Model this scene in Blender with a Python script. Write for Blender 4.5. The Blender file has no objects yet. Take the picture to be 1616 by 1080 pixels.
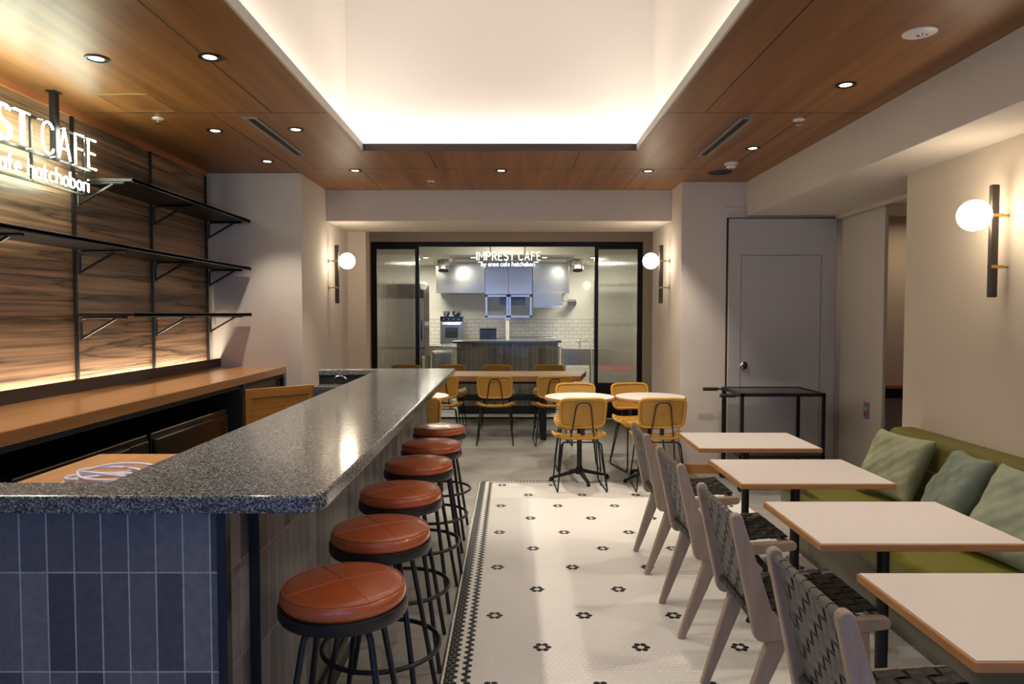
import bpy, math, random
from mathutils import Vector, Matrix
random.seed(7)
C = bpy.context.scene.collection
R = math.radians
PI = math.pi

# ------------------------------------------------------------------ camera, world, light
cam_d = bpy.data.cameras.new('camera'); cam = bpy.data.objects.new('camera', cam_d); C.objects.link(cam)
cam_d.sensor_width = 36; cam_d.lens = 24.95; cam_d.clip_start = 0.05
cam.location = (0, 0, 1.47); cam.rotation_euler = (R(90 - 2.25), 0, 0)
sc = bpy.context.scene; sc.camera = cam
sc.view_settings.view_transform = 'Standard'; sc.view_settings.look = 'None'
sc.view_settings.gamma = 1; sc.view_settings.use_curve_mapping = False
sc.view_settings.exposure = 0.0
w = bpy.data.worlds.new('world'); sc.world = w; w.use_nodes = True
bg = w.node_tree.nodes['Background']; bg.inputs[0].default_value = (0.25, 0.44, 1.0, 1); bg.inputs[1].default_value = 1.7

WARM = (1.0, 0.74, 0.48)
def light(name, kind, loc, energy, color=WARM, rot=(0, 0, 0), size=0.1, size_y=None, spot=80, blend=0.4):
    d = bpy.data.lights.new(name, kind); d.energy = energy; d.color = color
    if kind == 'AREA':
        d.size = size
        if size_y: d.shape = 'RECTANGLE'; d.size_y = size_y
    elif kind == 'SPOT':
        d.spot_size = R(spot); d.spot_blend = blend; d.shadow_soft_size = size
    else: d.shadow_soft_size = size
    o = bpy.data.objects.new(name, d); C.objects.link(o); o.location = loc; o.rotation_euler = rot
    return o
# light strips hidden behind the lip of the light well
COVE = (1.0, 0.90, 0.80)
light('cove_light', 'AREA', (-1.18, 1.6, 2.727), 28, COVE, (R(180), 0, 0), .05, 7.2)
light('cove_light', 'AREA', (1.0, 1.6, 2.727), 28, COVE, (R(180), 0, 0), .05, 7.2)
light('cove_light', 'AREA', (-.09, 5.31, 2.727), 10, COVE, (R(180), 0, 0), 2.1, .05)
# kitchen ceiling lamps
for kx, ky in ((-1.1, 11.6), (1.1, 11.6), (-1.6, 12.5), (1.6, 12.5)):
    light('kitchen_light', 'AREA', (kx, ky, 2.36), 31, (1, .90, .75), (0, 0, 0), .5, .3)
light('kitchen_light', 'AREA', (0, 10.35, 2.64), 26, (1, .86, .66), (0, 0, 0), .3, .3)
light('corridor_light', 'AREA', (3.6, 6.0, 2.3), 3, (1, .72, .45), (0, 0, 0), .2, .2)
# light strip in the ledge under the veneered wall
light('ledge_light', 'AREA', (-2.53, 3.8, 1.045), 26, (1.0, .85, .64), (R(180), 0, 0), .02, 4.4)

# ------------------------------------------------------------------ materials
def new(name):
    m = bpy.data.materials.new(name); m.use_nodes = True
    return m, m.node_tree.nodes, m.node_tree.links, m.node_tree.nodes['Principled BSDF']
def mat(name, col, rough=.5, metal=0, bump=0, bscale=60, spec=None, var=0, vscale=3, coat=0):
    m, n, l, b = new(name)
    b.inputs['Base Color'].default_value = (*col, 1); b.inputs['Roughness'].default_value = rough
    b.inputs['Metallic'].default_value = metal
    if spec is not None: b.inputs['Specular IOR Level'].default_value = spec
    if coat: b.inputs['Coat Weight'].default_value = coat; b.inputs['Coat Roughness'].default_value = .15
    if bump or var:
        tc = n.new('ShaderNodeTexCoord')
    if var:
        nz = n.new('ShaderNodeTexNoise'); nz.inputs['Scale'].default_value = vscale; nz.inputs['Detail'].default_value = 6
        l.new(tc.outputs['Object'], nz.inputs['Vector'])
        r = n.new('ShaderNodeValToRGB'); l.new(nz.outputs['Fac'], r.inputs['Fac'])
        r.color_ramp.elements[0].position = .3; r.color_ramp.elements[1].position = .7
        r.color_ramp.elements[0].color = (*[c * (1 - var) for c in col], 1)
        r.color_ramp.elements[1].color = (*[min(1, c * (1 + var)) for c in col], 1)
        l.new(r.outputs['Color'], b.inputs['Base Color'])
    if bump:
        nb = n.new('ShaderNodeTexNoise'); nb.inputs['Scale'].default_value = bscale; nb.inputs['Detail'].default_value = 5
        l.new(tc.outputs['Object'], nb.inputs['Vector'])
        bp = n.new('ShaderNodeBump'); bp.inputs['Strength'].default_value = bump; bp.inputs['Distance'].default_value = .01
        l.new(nb.outputs['Fac'], bp.inputs['Height']); l.new(bp.outputs['Normal'], b.inputs['Normal'])
    return m
def emit(name, col, s):
    m, n, l, b = new(name)
    b.inputs['Base Color'].default_value = (*col, 1)
    b.inputs['Emission Color'].default_value = (*col, 1); b.inputs['Emission Strength'].default_value = s
    return m
def ramp(n, pts):
    r = n.new('ShaderNodeValToRGB'); e = r.color_ramp.elements
    while len(e) < len(pts): e.new(.5)
    for q, (p, c) in zip(e, pts): q.position = p; q.color = (*c, 1)
    return r
def wood(name, c1, c2, scale=(20, 1.2, 20), rough=.4, detail=6, coat=0, lo=.3, hi=.7, mid=None):
    m, n, l, b = new(name)
    tc = n.new('ShaderNodeTexCoord'); mp = n.new('ShaderNodeMapping'); mp.inputs['Scale'].default_value = scale
    l.new(tc.outputs['Object'], mp.inputs['Vector'])
    nz = n.new('ShaderNodeTexNoise'); nz.inputs['Scale'].default_value = 1; nz.inputs['Detail'].default_value = detail
    nz.inputs['Roughness'].default_value = .65; nz.inputs['Distortion'].default_value = .3
    l.new(mp.outputs['Vector'], nz.inputs['Vector'])
    r = ramp(n, [(lo, c1), (hi, c2)] if mid is None else [(lo, c1), (.5, mid), (hi, c2)])
    l.new(nz.outputs['Fac'], r.inputs['Fac']); l.new(r.outputs['Color'], b.inputs['Base Color'])
    b.inputs['Roughness'].default_value = rough
    if coat: b.inputs['Coat Weight'].default_value = coat; b.inputs['Coat Roughness'].default_value = .2
    bp = n.new('ShaderNodeBump'); bp.inputs['Strength'].default_value = .08; bp.inputs['Distance'].default_value = .004
    l.new(nz.outputs['Fac'], bp.inputs['Height']); l.new(bp.outputs['Normal'], b.inputs['Normal'])
    return m
def bricks(name, c1, c2, mortar, w_, h_, axis='x', offset=0, gap=.004, rough=.5, bias=0, shift=(0, 0), bump=.3):
    m, n, l, b = new(name)
    tc = n.new('ShaderNodeTexCoord'); sp = n.new('ShaderNodeSeparateXYZ'); cb = n.new('ShaderNodeCombineXYZ')
    l.new(tc.outputs['Object'], sp.inputs[0])
    a1 = n.new('ShaderNodeMath'); a1.operation = 'ADD'; a1.inputs[1].default_value = 40 * w_ + shift[0]
    a2 = n.new('ShaderNodeMath'); a2.operation = 'ADD'; a2.inputs[1].default_value = 20 * h_ + shift[1]
    l.new(sp.outputs[0 if axis == 'x' else 1], a1.inputs[0]); l.new(sp.outputs[2], a2.inputs[0])
    l.new(a1.outputs[0], cb.inputs[0]); l.new(a2.outputs[0], cb.inputs[1])
    br = n.new('ShaderNodeTexBrick'); br.offset = offset; br.squash = 1
    br.inputs['Scale'].default_value = 1; br.inputs['Brick Width'].default_value = w_; br.inputs['Row Height'].default_value = h_
    br.inputs['Mortar Size'].default_value = gap / 2; br.inputs['Mortar Smooth'].default_value = .1; br.inputs['Bias'].default_value = bias
    br.inputs['Color1'].default_value = (*c1, 1); br.inputs['Color2'].default_value = (*c2, 1); br.inputs['Mortar'].default_value = (*mortar, 1)
    l.new(cb.outputs[0], br.inputs['Vector'])
    nz = n.new('ShaderNodeTexNoise'); nz.inputs['Scale'].default_value = 45; nz.inputs['Detail'].default_value = 6
    l.new(tc.outputs['Object'], nz.inputs['Vector'])
    mx = n.new('ShaderNodeMix'); mx.data_type = 'RGBA'; mx.blend_type = 'MULTIPLY'; mx.inputs['Factor'].default_value = 1
    rr = ramp(n, [(.25, (.8, .8, .8)), (.75, (1.1, 1.1, 1.1))]); l.new(nz.outputs['Fac'], rr.inputs['Fac'])
    l.new(br.outputs['Color'], mx.inputs[6]); l.new(rr.outputs['Color'], mx.inputs[7])
    l.new(mx.outputs[2], b.inputs['Base Color']); b.inputs['Roughness'].default_value = rough
    bp = n.new('ShaderNodeBump'); bp.inputs['Strength'].default_value = bump; bp.inputs['Distance'].default_value = .003; bp.invert = True
    l.new(br.outputs['Fac'], bp.inputs['Height']); l.new(bp.outputs['Normal'], b.inputs['Normal'])
    return m
def weave(name, c1, c2, s1, s2, rough=.5, bump=.5):
    m, n, l, b = new(name)
    tc = n.new('ShaderNodeTexCoord')
    def wv(direction, s):
        v = n.new('ShaderNodeTexWave'); v.wave_type = 'BANDS'; v.bands_direction = direction
        v.inputs['Scale'].default_value = s; v.inputs['Distortion'].default_value = 1.2; v.inputs['Detail'].default_value = 2
        v.inputs['Detail Scale'].default_value = 3
        l.new(tc.outputs['Object'], v.inputs['Vector']); return v
    a = wv('X', s1); z = wv('DIAGONAL', s2); z2 = wv('Z', s2)
    mu = n.new('ShaderNodeMath'); mu.operation = 'MULTIPLY_ADD'; mu.inputs[1].default_value = .35; l.new(a.outputs['Fac'], mu.inputs[0]); l.new(z2.outputs['Fac'], mu.inputs[2])
    ad = n.new('ShaderNodeMath'); ad.operation = 'ADD'; l.new(mu.outputs[0], ad.inputs[0])
    m2 = n.new('ShaderNodeMath'); m2.operation = 'MULTIPLY'; m2.inputs[1].default_value = .2; l.new(z.outputs['Fac'], m2.inputs[0]); l.new(m2.outputs[0], ad.inputs[1])
    r = ramp(n, [(.15, c1), (1.0, c2)]); l.new(ad.outputs[0], r.inputs['Fac']); l.new(r.outputs['Color'], b.inputs['Base Color'])
    b.inputs['Roughness'].default_value = rough
    bp = n.new('ShaderNodeBump'); bp.inputs['Strength'].default_value = bump; bp.inputs['Distance'].default_value = .004
    l.new(ad.outputs[0], bp.inputs['Height']); l.new(bp.outputs['Normal'], b.inputs['Normal'])
    return m
def terrazzo(name):
    m, n, l, b = new(name)
    tc = n.new('ShaderNodeTexCoord')
    v = n.new('ShaderNodeTexVoronoi'); v.inputs['Scale'].default_value = 300; l.new(tc.outputs['Object'], v.inputs['Vector'])
    sp = n.new('ShaderNodeSeparateColor'); l.new(v.outputs['Color'], sp.inputs[0])
    r = ramp(n, [(.0, (.018, .02, .025)), (.33, (.06, .063, .07)), (.65, (.17, .175, .18)), (1.0, (.46, .46, .45))])
    l.new(sp.outputs[0], r.inputs['Fac']); l.new(r.outputs['Color'], b.inputs['Base Color'])
    b.inputs['Roughness'].default_value = .13
    bp = n.new('ShaderNodeBump'); bp.inputs['Strength'].default_value = .05; bp.inputs['Distance'].default_value = .001
    l.new(sp.outputs[1], bp.inputs['Height']); l.new(bp.outputs['Normal'], b.inputs['Normal'])
    return m
def veneer(name):
    m, n, l, b = new(name)
    tc = n.new('ShaderNodeTexCoord'); mp = n.new('ShaderNodeMapping'); mp.inputs['Scale'].default_value = (1, .16, 3.6)
    l.new(tc.outputs['Object'], mp.inputs['Vector'])
    sp = n.new('ShaderNodeSeparateXYZ'); l.new(tc.outputs['Object'], sp.inputs[0])
    # every panel is a sheet of its own
    fl = n.new('ShaderNodeMath'); fl.operation = 'MULTIPLY_ADD'; fl.inputs[1].default_value = 1 / .9; fl.inputs[2].default_value = .311
    l.new(sp.outputs[1], fl.inputs[0]); f2 = n.new('ShaderNodeMath'); f2.operation = 'FLOOR'; l.new(fl.outputs[0], f2.inputs[0])
    nz = n.new('ShaderNodeTexNoise'); nz.noise_dimensions = '4D'; nz.inputs['Scale'].default_value = 1.5; nz.inputs['Detail'].default_value = 8
    nz.inputs['Roughness'].default_value = .55; nz.inputs['Distortion'].default_value = .5
    l.new(mp.outputs[0], nz.inputs['Vector'])
    w4 = n.new('ShaderNodeMath'); w4.operation = 'MULTIPLY'; w4.inputs[1].default_value = .35; l.new(f2.outputs[0], w4.inputs[0]); l.new(w4.outputs[0], nz.inputs['W'])
    mu = n.new('ShaderNodeMath'); mu.operation = 'MULTIPLY'; mu.inputs[1].default_value = 7; l.new(nz.outputs['Fac'], mu.inputs[0])
    fr = n.new('ShaderNodeMath'); fr.operation = 'FRACT'; l.new(mu.outputs[0], fr.inputs[0])
    r = ramp(n, [(0, (.05, .03, .018)), (.06, (.22, .14, .085)), (.5, (.34, .215, .135)), (.85, (.20, .13, .085)), (.95, (.11, .07, .045)), (1, (.05, .03, .018))])
    l.new(fr.outputs[0], r.inputs['Fac'])
    mp2 = n.new('ShaderNodeMapping'); mp2.inputs['Scale'].default_value = (1, 1.2, 70); l.new(tc.outputs['Object'], mp2.inputs[0])
    nz2 = n.new('ShaderNodeTexNoise'); nz2.inputs['Scale'].default_value = 1; nz2.inputs['Detail'].default_value = 5; l.new(mp2.outputs[0], nz2.inputs['Vector'])
    r2 = ramp(n, [(.3, (.5, .5, .5)), (.7, (1.25, 1.2, 1.15))]); l.new(nz2.outputs['Fac'], r2.inputs['Fac'])
    # broad light and dark bands of the same wood
    mp3 = n.new('ShaderNodeMapping'); mp3.inputs['Scale'].default_value = (1, .25, 4.5); l.new(tc.outputs['Object'], mp3.inputs[0])
    nz3 = n.new('ShaderNodeTexNoise'); nz3.inputs['Scale'].default_value = 1; nz3.inputs['Detail'].default_value = 3; l.new(mp3.outputs[0], nz3.inputs['Vector'])
    r3 = ramp(n, [(.35, (.45, .42, .42)), (.6, (1.25, 1.2, 1.15))]); l.new(nz3.outputs['Fac'], r3.inputs['Fac'])
    mx = n.new('ShaderNodeMix'); mx.data_type = 'RGBA'; mx.blend_type = 'MULTIPLY'; mx.inputs['Factor'].default_value = 1
    l.new(r.outputs['Color'], mx.inputs[6]); l.new(r2.outputs['Color'], mx.inputs[7])
    mx2 = n.new('ShaderNodeMix'); mx2.data_type = 'RGBA'; mx2.blend_type = 'MULTIPLY'; mx2.inputs['Factor'].default_value = 1
    l.new(mx.outputs[2], mx2.inputs[6]); l.new(r3.outputs['Color'], mx2.inputs[7])
    l.new(mx2.outputs[2], b.inputs['Base Color']); b.inputs['Roughness'].default_value = .42
    return m
def concrete(name):
    m, n, l, b = new(name)
    tc = n.new('ShaderNodeTexCoord')
    nz = n.new('ShaderNodeTexNoise'); nz.inputs['Scale'].default_value = 1.3; nz.inputs['Detail'].default_value = 8; nz.inputs['Roughness'].default_value = .6
    nz.inputs['Distortion'].default_value = .6
    l.new(tc.outputs['Object'], nz.inputs['Vector'])
    r = ramp(n, [(.3, (.24, .23, .215)), (.5, (.33, .32, .30)), (.7, (.43, .42, .39))]); l.new(nz.outputs['Fac'], r.inputs['Fac'])
    l.new(r.outputs['Color'], b.inputs['Base Color']); b.inputs['Roughness'].default_value = .42
    return m
def clear_glass(name):
    m, n, l, b = new(name); out = n['Material Output']
    n.remove(b)
    t = n.new('ShaderNodeBsdfTransparent'); g = n.new('ShaderNodeBsdfGlossy'); g.inputs['Roughness'].default_value = .02
    t.inputs[0].default_value = (.94, .96, .95, 1)
    fr = n.new('ShaderNodeFresnel'); fr.inputs[0].default_value = 1.25; mx = n.new('ShaderNodeMixShader')
    l.new(fr.outputs[0], mx.inputs[0]); l.new(t.outputs[0], mx.inputs[1]); l.new(g.outputs[0], mx.inputs[2]); l.new(mx.outputs[0], out.inputs[0])
    return m
def ribbed_glass(name):
    m, n, l, b = new(name)
    b.inputs['Base Color'].default_value = (.82, .86, .84, 1); b.inputs['Roughness'].default_value = .10
    b.inputs['Transmission Weight'].default_value = .88; b.inputs['IOR'].default_value = 1.35
    tc = n.new('ShaderNodeTexCoord'); v = n.new('ShaderNodeTexWave'); v.inputs['Scale'].default_value = 13
    l.new(tc.outputs['Object'], v.inputs['Vector'])
    bp = n.new('ShaderNodeBump'); bp.inputs['Strength'].default_value = 1; bp.inputs['Distance'].default_value = .008
    l.new(v.outputs['Fac'], bp.inputs['Height']); l.new(bp.outputs['Normal'], b.inputs['Normal'])
    return m

M = dict(
    wall=mat('warm_white_plaster', (.66, .60, .54), .85, bump=.05, bscale=90),
    cream=mat('cream_plaster', (.66, .57, .46), .85, bump=.05, bscale=90),
    well=mat('well_plaster', (.82, .78, .72), .9),
    greypaint=mat('grey_painted_board', (.50, .475, .45), .6),
    lip=mat('painted_lip', (.5, .47, .43), .6),
    ceil=wood('ceiling_veneer', (.15, .057, .014), (.33, .145, .042), (13, .5, 13), .42, mid=(.245, .100, .028)),
    joint=mat('shadow_gap', (.02, .012, .008), .8),
    veneer=veneer('dark_streaked_veneer'),
    countwood=wood('honey_oak', (.38, .175, .06), (.54, .28, .11), (26, 1.5, 26), .3, coat=.3),
    gatewood=wood('amber_gate_wood', (.38, .16, .03), (.50, .235, .05), (1.5, 1.5, 40), .45),
    edge=wood('oak_edge', (.34, .15, .05), (.50, .25, .09), (8, 8, 120), .45),
    tablewood=wood('table_wood', (.36, .16, .045), (.56, .29, .09), (1.2, 16, 30), .55),
    ash=wood('greyed_ash', (.27, .20, .155), (.40, .31, .245), (12, 12, 1.5), .5),
    terrazzo=terrazzo('grey_speckled_stone'),
    tile_front=bricks('slate_tile_front', (.075, .08, .095), (.24, .245, .26), (.52, .53, .55), .068, .253, 'x', shift=(.006, .188)),
    tile_side=bricks('slate_tile_side', (.09, .085, .085), (.24, .23, .225), (.36, .35, .34), .068, .253, 'y', shift=(0, .188)),
    tile_island=bricks('grey_tile_island', (.16, .145, .125), (.30, .27, .235), (.50, .47, .42), .075, .36, 'x', shift=(0, .1)),
    subway=bricks('white_subway_tile', (.72, .70, .64), (.80, .78, .72), (.32, .31, .28), .155, .072, 'x', offset=.5, gap=.006, rough=.2),
    darktile=bricks('dark_square_tile', (.08, .055, .045), (.11, .08, .065), (.16, .12, .1), .1, .1, 'y'),
    black=mat('black_metal', (.012, .012, .014), .38, .2),
    blackmatte=mat('black_matte', (.01, .01, .011), .6),
    blackgloss=mat('black_gloss', (.01, .01, .012), .15),
    darkmetal=mat('bronze_strip', (.07, .055, .048), .4, .5),
    brass=mat('brass', (.55, .36, .13), .3, 1),
    leather=mat('tan_leather', (.50, .108, .03), .24, bump=.12, bscale=220, var=.12, vscale=5, coat=.5),
    stitch=mat('tan_stitch', (.50, .16, .07), .5),
    rattan=weave('golden_rattan', (.20, .085, .010), (.58, .31, .04), 38, 22),
    rattan_edge=weave('rattan_binding', (.42, .20, .02), (.62, .35, .055), 50, 50, bump=.4),
    laminate=mat('white_laminate', (.66, .605, .58), .45),
    strap=mat('black_leather_strap', (.022, .021, .021), .48, bump=.1, bscale=200),
    strap_back=mat('black_strap_lit', (.10, .094, .088), .5, bump=.1, bscale=200),  # back straps: light on the black leather put into a paler grey
    bench=mat('olive_vinyl', (.155, .15, .018), .42, bump=.06, bscale=150),
    benchback=mat('olive_fabric', (.13, .115, .022), .6, bump=.1, bscale=200),
    benchbase=mat('grey_laminate_base', (.17, .16, .13), .6),
    linen_a=mat('sage_linen', (.28, .29, .18), .9, bump=.3, bscale=260, var=.12, vscale=6),
    linen_b=mat('blue_sage_linen', (.19, .225, .175), .9, bump=.3, bscale=260, var=.12, vscale=6),
    linen_c=mat('grey_sage_linen', (.26, .285, .195), .9, bump=.3, bscale=260, var=.12, vscale=6),
    concrete=concrete('polished_concrete'),
    grout=mat('white_grout', (.74, .72, .69), .8),
    hexw=mat('white_hex_tile', (.86, .845, .82), .38, var=.02, vscale=4),
    hexk=mat('black_hex_tile', (.016, .015, .018), .4),
    steel=mat('brushed_steel', (.62, .61, .58), .25, 1),
    steeld=mat('dark_steel', (.20, .16, .13), .32, 1),
    steelb=mat('steel_blue_reflection', (.34, .40, .66), .35, .4),  # blue of the storefront reflection put into the steel colour
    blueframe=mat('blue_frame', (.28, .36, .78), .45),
    chrome=mat('chrome', (.75, .75, .76), .12, 1),
    white=mat('white_plastic', (.75, .73, .7), .4),
    red=mat('red_plastic', (.6, .03, .02), .4),
    cable=mat('lavender_white_cable', (.66, .66, .84), .45),
    skirting=wood('oak_skirting', (.42, .18, .05), (.56, .27, .09), (2, 8, 60), .45),
    globe=emit('lit_opal_globe', (1.0, .84, .62), 26),
    lamp=emit('lit_downlight', (1.0, .85, .66), 7),
    neon=emit('white_neon', (.92, 1.0, .76), 46),
    neon2=emit('reflected_neon', (.97, .98, 1.0), 4),  # glow stands in for the reflected sign
    reflector=mat('silver_reflector', (.55, .52, .5), .3, .8),
    glass=clear_glass('clear_glass'), ribbed=ribbed_glass('ribbed_glass'),
    kwall=mat('kitchen_plaster', (.70, .69, .63), .8),
    darkwall=mat('brown_corridor_wall', (.30, .22, .17), .8),
    ovenglass=mat('oven_glass', (.03, .03, .03), .1),
)
ld = M['ceil']

# ------------------------------------------------------------------ mesh builder
class MB:
    def __init__(s): s.v = []; s.f = []; s.m = []
    def add(s, vs, fs, mi=0):
        o = len(s.v); s.v += [tuple(v) for v in vs]; s.f += [[i + o for i in f] for f in fs]; s.m += [mi] * len(fs); return s
    def box(s, x0, y0, z0, x1, y1, z1, mi=0):
        v = [(x, y, z) for z in (z0, z1) for y in (y0, y1) for x in (x0, x1)]
        return s.add(v, [(0, 2, 3, 1), (4, 5, 7, 6), (0, 1, 5, 4), (2, 6, 7, 3), (0, 4, 6, 2), (1, 3, 7, 5)], mi)
    def prism(s, poly, z0, z1, mi=0, M4=None):       # poly in xy, counter-clockwise
        n = len(poly); v = [Vector((x, y, z0)) for x, y in poly] + [Vector((x, y, z1)) for x, y in poly]
        if M4 is not None: v = [M4 @ q for q in v]
        f = [list(range(n))[::-1], list(range(n, 2 * n))] + [(i, (i + 1) % n, n + (i + 1) % n, n + i) for i in range(n)]
        return s.add(v, f, mi)
    def lathe(s, prof, c=(0, 0, 0), seg=32, mi=0, M4=None):
        vs = []; fs = []
        for r, z in prof:
            for k in range(seg):
                a = 2 * PI * k / seg; q = Vector((r * math.cos(a), r * math.sin(a), z))
                if M4 is not None: q = M4 @ q
                vs.append(q + Vector(c))
        n = len(prof)
        for i in range(n - 1):
            for k in range(seg):
                a = i * seg + k; b = i * seg + (k + 1) % seg
                fs.append((a, b, b + seg, a + seg))
        fs.append(list(range(seg))[::-1]); fs.append([(n - 1) * seg + k for k in range(seg)])
        return s.add(vs, fs, mi)
    def cyl(s, c, r, z0, z1, seg=24, mi=0): return s.lathe([(r, z0), (r, z1)], c, seg, mi)
    def tube(s, pts, r, seg=8, closed=False, mi=0):
        pts = [Vector(p) for p in pts]; n = len(pts); vs = []; fs = []
        rr = r if isinstance(r, (list, tuple)) else [r] * n
        up = None
        for i, p in enumerate(pts):
            a = pts[i - 1] if (i or closed) else p; b = pts[(i + 1) % n] if (i < n - 1 or closed) else p
            t = (b - a).normalized() if (b - a).length else Vector((0, 0, 1))
            if up is None: up = t.orthogonal().normalized()
            else: up = (up - t * up.dot(t)); up = up.normalized() if up.length > 1e-6 else t.orthogonal().normalized()
            w_ = t.cross(up)
            for k in range(seg):
                an = 2 * PI * k / seg
                vs.append(p + (up * math.cos(an) + w_ * math.sin(an)) * rr[i])
        for i in range(n if closed else n - 1):
            j = (i + 1) % n
            for k in range(seg):
                k2 = (k + 1) % seg; fs.append((i * seg + k, i * seg + k2, j * seg + k2, j * seg + k))
        if not closed: fs.append(list(range(seg))[::-1]); fs.append([(n - 1) * seg + k for k in range(seg)])
        return s.add(vs, fs, mi)
    def beam(s, p0, p1, w0, d0, w1=None, d1=None, side=(1, 0, 0), mi=0):   # rectangular bar, tapering
        p0 = Vector(p0); p1 = Vector(p1); w1 = w0 if w1 is None else w1; d1 = d0 if d1 is None else d1
        t = (p1 - p0).normalized(); a = Vector(side); a = (a - t * a.dot(t)).normalized(); b = t.cross(a)
        v = []
        for p, ww, dd in ((p0, w0, d0), (p1, w1, d1)):
            for sx, sy in ((-1, -1), (1, -1), (1, 1), (-1, 1)): v.append(p + a * sx * ww / 2 + b * sy * dd / 2)
        return s.add(v, [(3, 2, 1, 0), (4, 5, 6, 7), (0, 1, 5, 4), (1, 2, 6, 5), (2, 3, 7, 6), (3, 0, 4, 7)], mi)
    def grid(s, fn, nu, nv, thick=None, mi=0):       # fn(u,v)->(point, normal)
        vs = []; fs = []
        for j in range(nv + 1):
            for i in range(nu + 1): vs.append(Vector(fn(i / nu, j / nv)))
        W = nu + 1
        for j in range(nv):
            for i in range(nu): fs.append((j * W + i, j * W + i + 1, (j + 1) * W + i + 1, (j + 1) * W + i))
        return s.add(vs, fs, mi)
    def build(s, name, mats, parent=None, smooth=False, bevel=0, solid=0, sub=0, segs=2):
        me = bpy.data.meshes.new(name); me.from_pydata(s.v, [], s.f)
        if not isinstance(mats, (list, tuple)): mats = [mats]
        for q in mats: me.materials.append(q)
        me.polygons.foreach_set('material_index', s.m)
        if smooth: me.polygons.foreach_set('use_smooth', [True] * len(s.f))
        me.update()
        o = bpy.data.objects.new(name, me); C.objects.link(o); o.parent = parent
        if smooth == 'auto':
            try:
                me.polygons.foreach_set('use_smooth', [True] * len(s.f)); me.set_sharp_from_angle(angle=R(40))
            except Exception: pass
        if solid:
            q = o.modifiers.new('solid', 'SOLIDIFY'); q.thickness = solid; q.offset = 0
        if bevel:
            q = o.modifiers.new('bevel', 'BEVEL'); q.width = bevel; q.segments = segs; q.limit_method = 'ANGLE'; q.angle_limit = R(40)
        if sub:
            q = o.modifiers.new('sub', 'SUBSURF'); q.levels = sub; q.render_levels = sub
        return o
def tag(o, label=None, cat=None, group=None):
    if label: o['label'] = label
    if cat: o['category'] = cat
    if group: o['group'] = group
    return o
def thing(name, label, cat, loc=(0, 0, 0), rz=0, group=None):
    o = bpy.data.objects.new(name, None); o.empty_display_size = .1; C.objects.link(o)
    o.location = loc; o.rotation_euler = (0, 0, rz); return tag(o, label, cat, group)
def struct(name, mb, m, bevel=0, parent=None, **k):
    o = mb.build(name, m, parent, bevel=bevel, **k); o['kind'] = 'structure'; return o
def dup(root, loc, rz, label, group=None):
    def cp(o, par):
        c = o.copy(); C.objects.link(c); c.parent = par
        for ch in [q for q in bpy.data.objects if q.parent == o and q != c]: cp(ch, c)
        return c
    r = cp(root, None); r.location = loc; r.rotation_euler = (0, 0, rz); tag(r, label, None, group)
    return r
def arc(cx, cy, r, a0, a1, n=8): return [(cx + r * math.cos(R(a0 + (a1 - a0) * i / n)), cy + r * math.sin(R(a0 + (a1 - a0) * i / n))) for i in range(n + 1)]
def rrect(x0, y0, x1, y1, r, n=6):
    return arc(x1 - r, y1 - r, r, 0, 90, n) + arc(x0 + r, y1 - r, r, 90, 180, n) + arc(x0 + r, y0 + r, r, 180, 270, n) + arc(x1 - r, y0 + r, r, 270, 360, n)
def fillet(pts, r, n=5):
    P = [Vector(p) for p in pts]; out = [P[0]]
    for i in range(1, len(P) - 1):
        a = (P[i - 1] - P[i]); b = (P[i + 1] - P[i]); d = min(r, a.length * .49, b.length * .49)
        p0 = P[i] + a.normalized() * d; p1 = P[i] + b.normalized() * d
        for k in range(n + 1):
            t = k / n; out.append(p0 * (1 - t) ** 2 + P[i] * 2 * t * (1 - t) + p1 * t * t)
    out.append(P[-1]); return out

# ------------------------------------------------------------------ the room
CZ = 2.67
struct('floor', MB().box(-3.2, -3.2, -.1, 4.6, 14.6, 0), M['concrete'])
# mosaic of hexagon tiles let into the floor
PX = .0272; PR = PX * math.sqrt(3) / 2; XE = -.283; YE = 6.2; X0M = XE + .008
flowers = set()
def cell(row, x): pass
mb = MB().box(XE, -2.4, 0, 1.80, YE, .002, 0)
c0 = X0M + .5 * PX
ROWF = 115   # row of a flower centre (type B), at Y = 3.071
y_at = lambda r: 3.071 + (r - ROWF) * PR
rmax = int((YE - .006 - 3.071) / PR) + ROWF
black = set()
for k in range(-14, 12):
    rr = ROWF + 14 * k
    for i in range(-1, 7):
        base = 14 + 16 * i + (8 if k % 2 else 0)          # centre index in a B row: c0+(m+.5)p
        black |= {(rr, base - 1), (rr, base + 1)}
        for dr in (-1, 1): black |= {(rr + dr, base), (rr + dr, base + 1)}
for r in range(rmax - 290, rmax + 1):
    y = y_at(r)
    if y < -.3: continue
    B = (r % 2 == ROWF % 2)
    edge_r = rmax - r
    for j in range(-1, 78):
        x = c0 + (j + (.5 if B else 0)) * PX
        if x > 1.775 or x < XE - .002: continue
        if B: k = j in (-1, 0, 2)
        else: k = j in (0, 1, 3)
        if edge_r in (0, 1): k = True if (j < 2 or edge_r == 0 or True) else k
        if edge_r == 2: k = k or False
        if edge_r == 1: k = (j <= 1)
        if edge_r == 2: k = j >= 2 or j <= 0
        if edge_r > 2 and (r, j) in black and j > 4: k = True
        rad = PX / math.sqrt(3) * (.91 if k else .95)
        pts = []
        for q in range(6):
            a = R(90 + 60 * q); px_, py_ = x + rad * math.cos(a), y + rad * math.sin(a)
            pts.append((max(px_, X0M), py_))
        o = len(mb.v)
        mb.v += [(a_, b_, .0032) for a_, b_ in pts]; mb.f.append([o + q for q in range(6)]); mb.m.append(2 if k else 1)
struct('floor', mb, [M['grout'], M['hexw'], M['hexk']])
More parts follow.
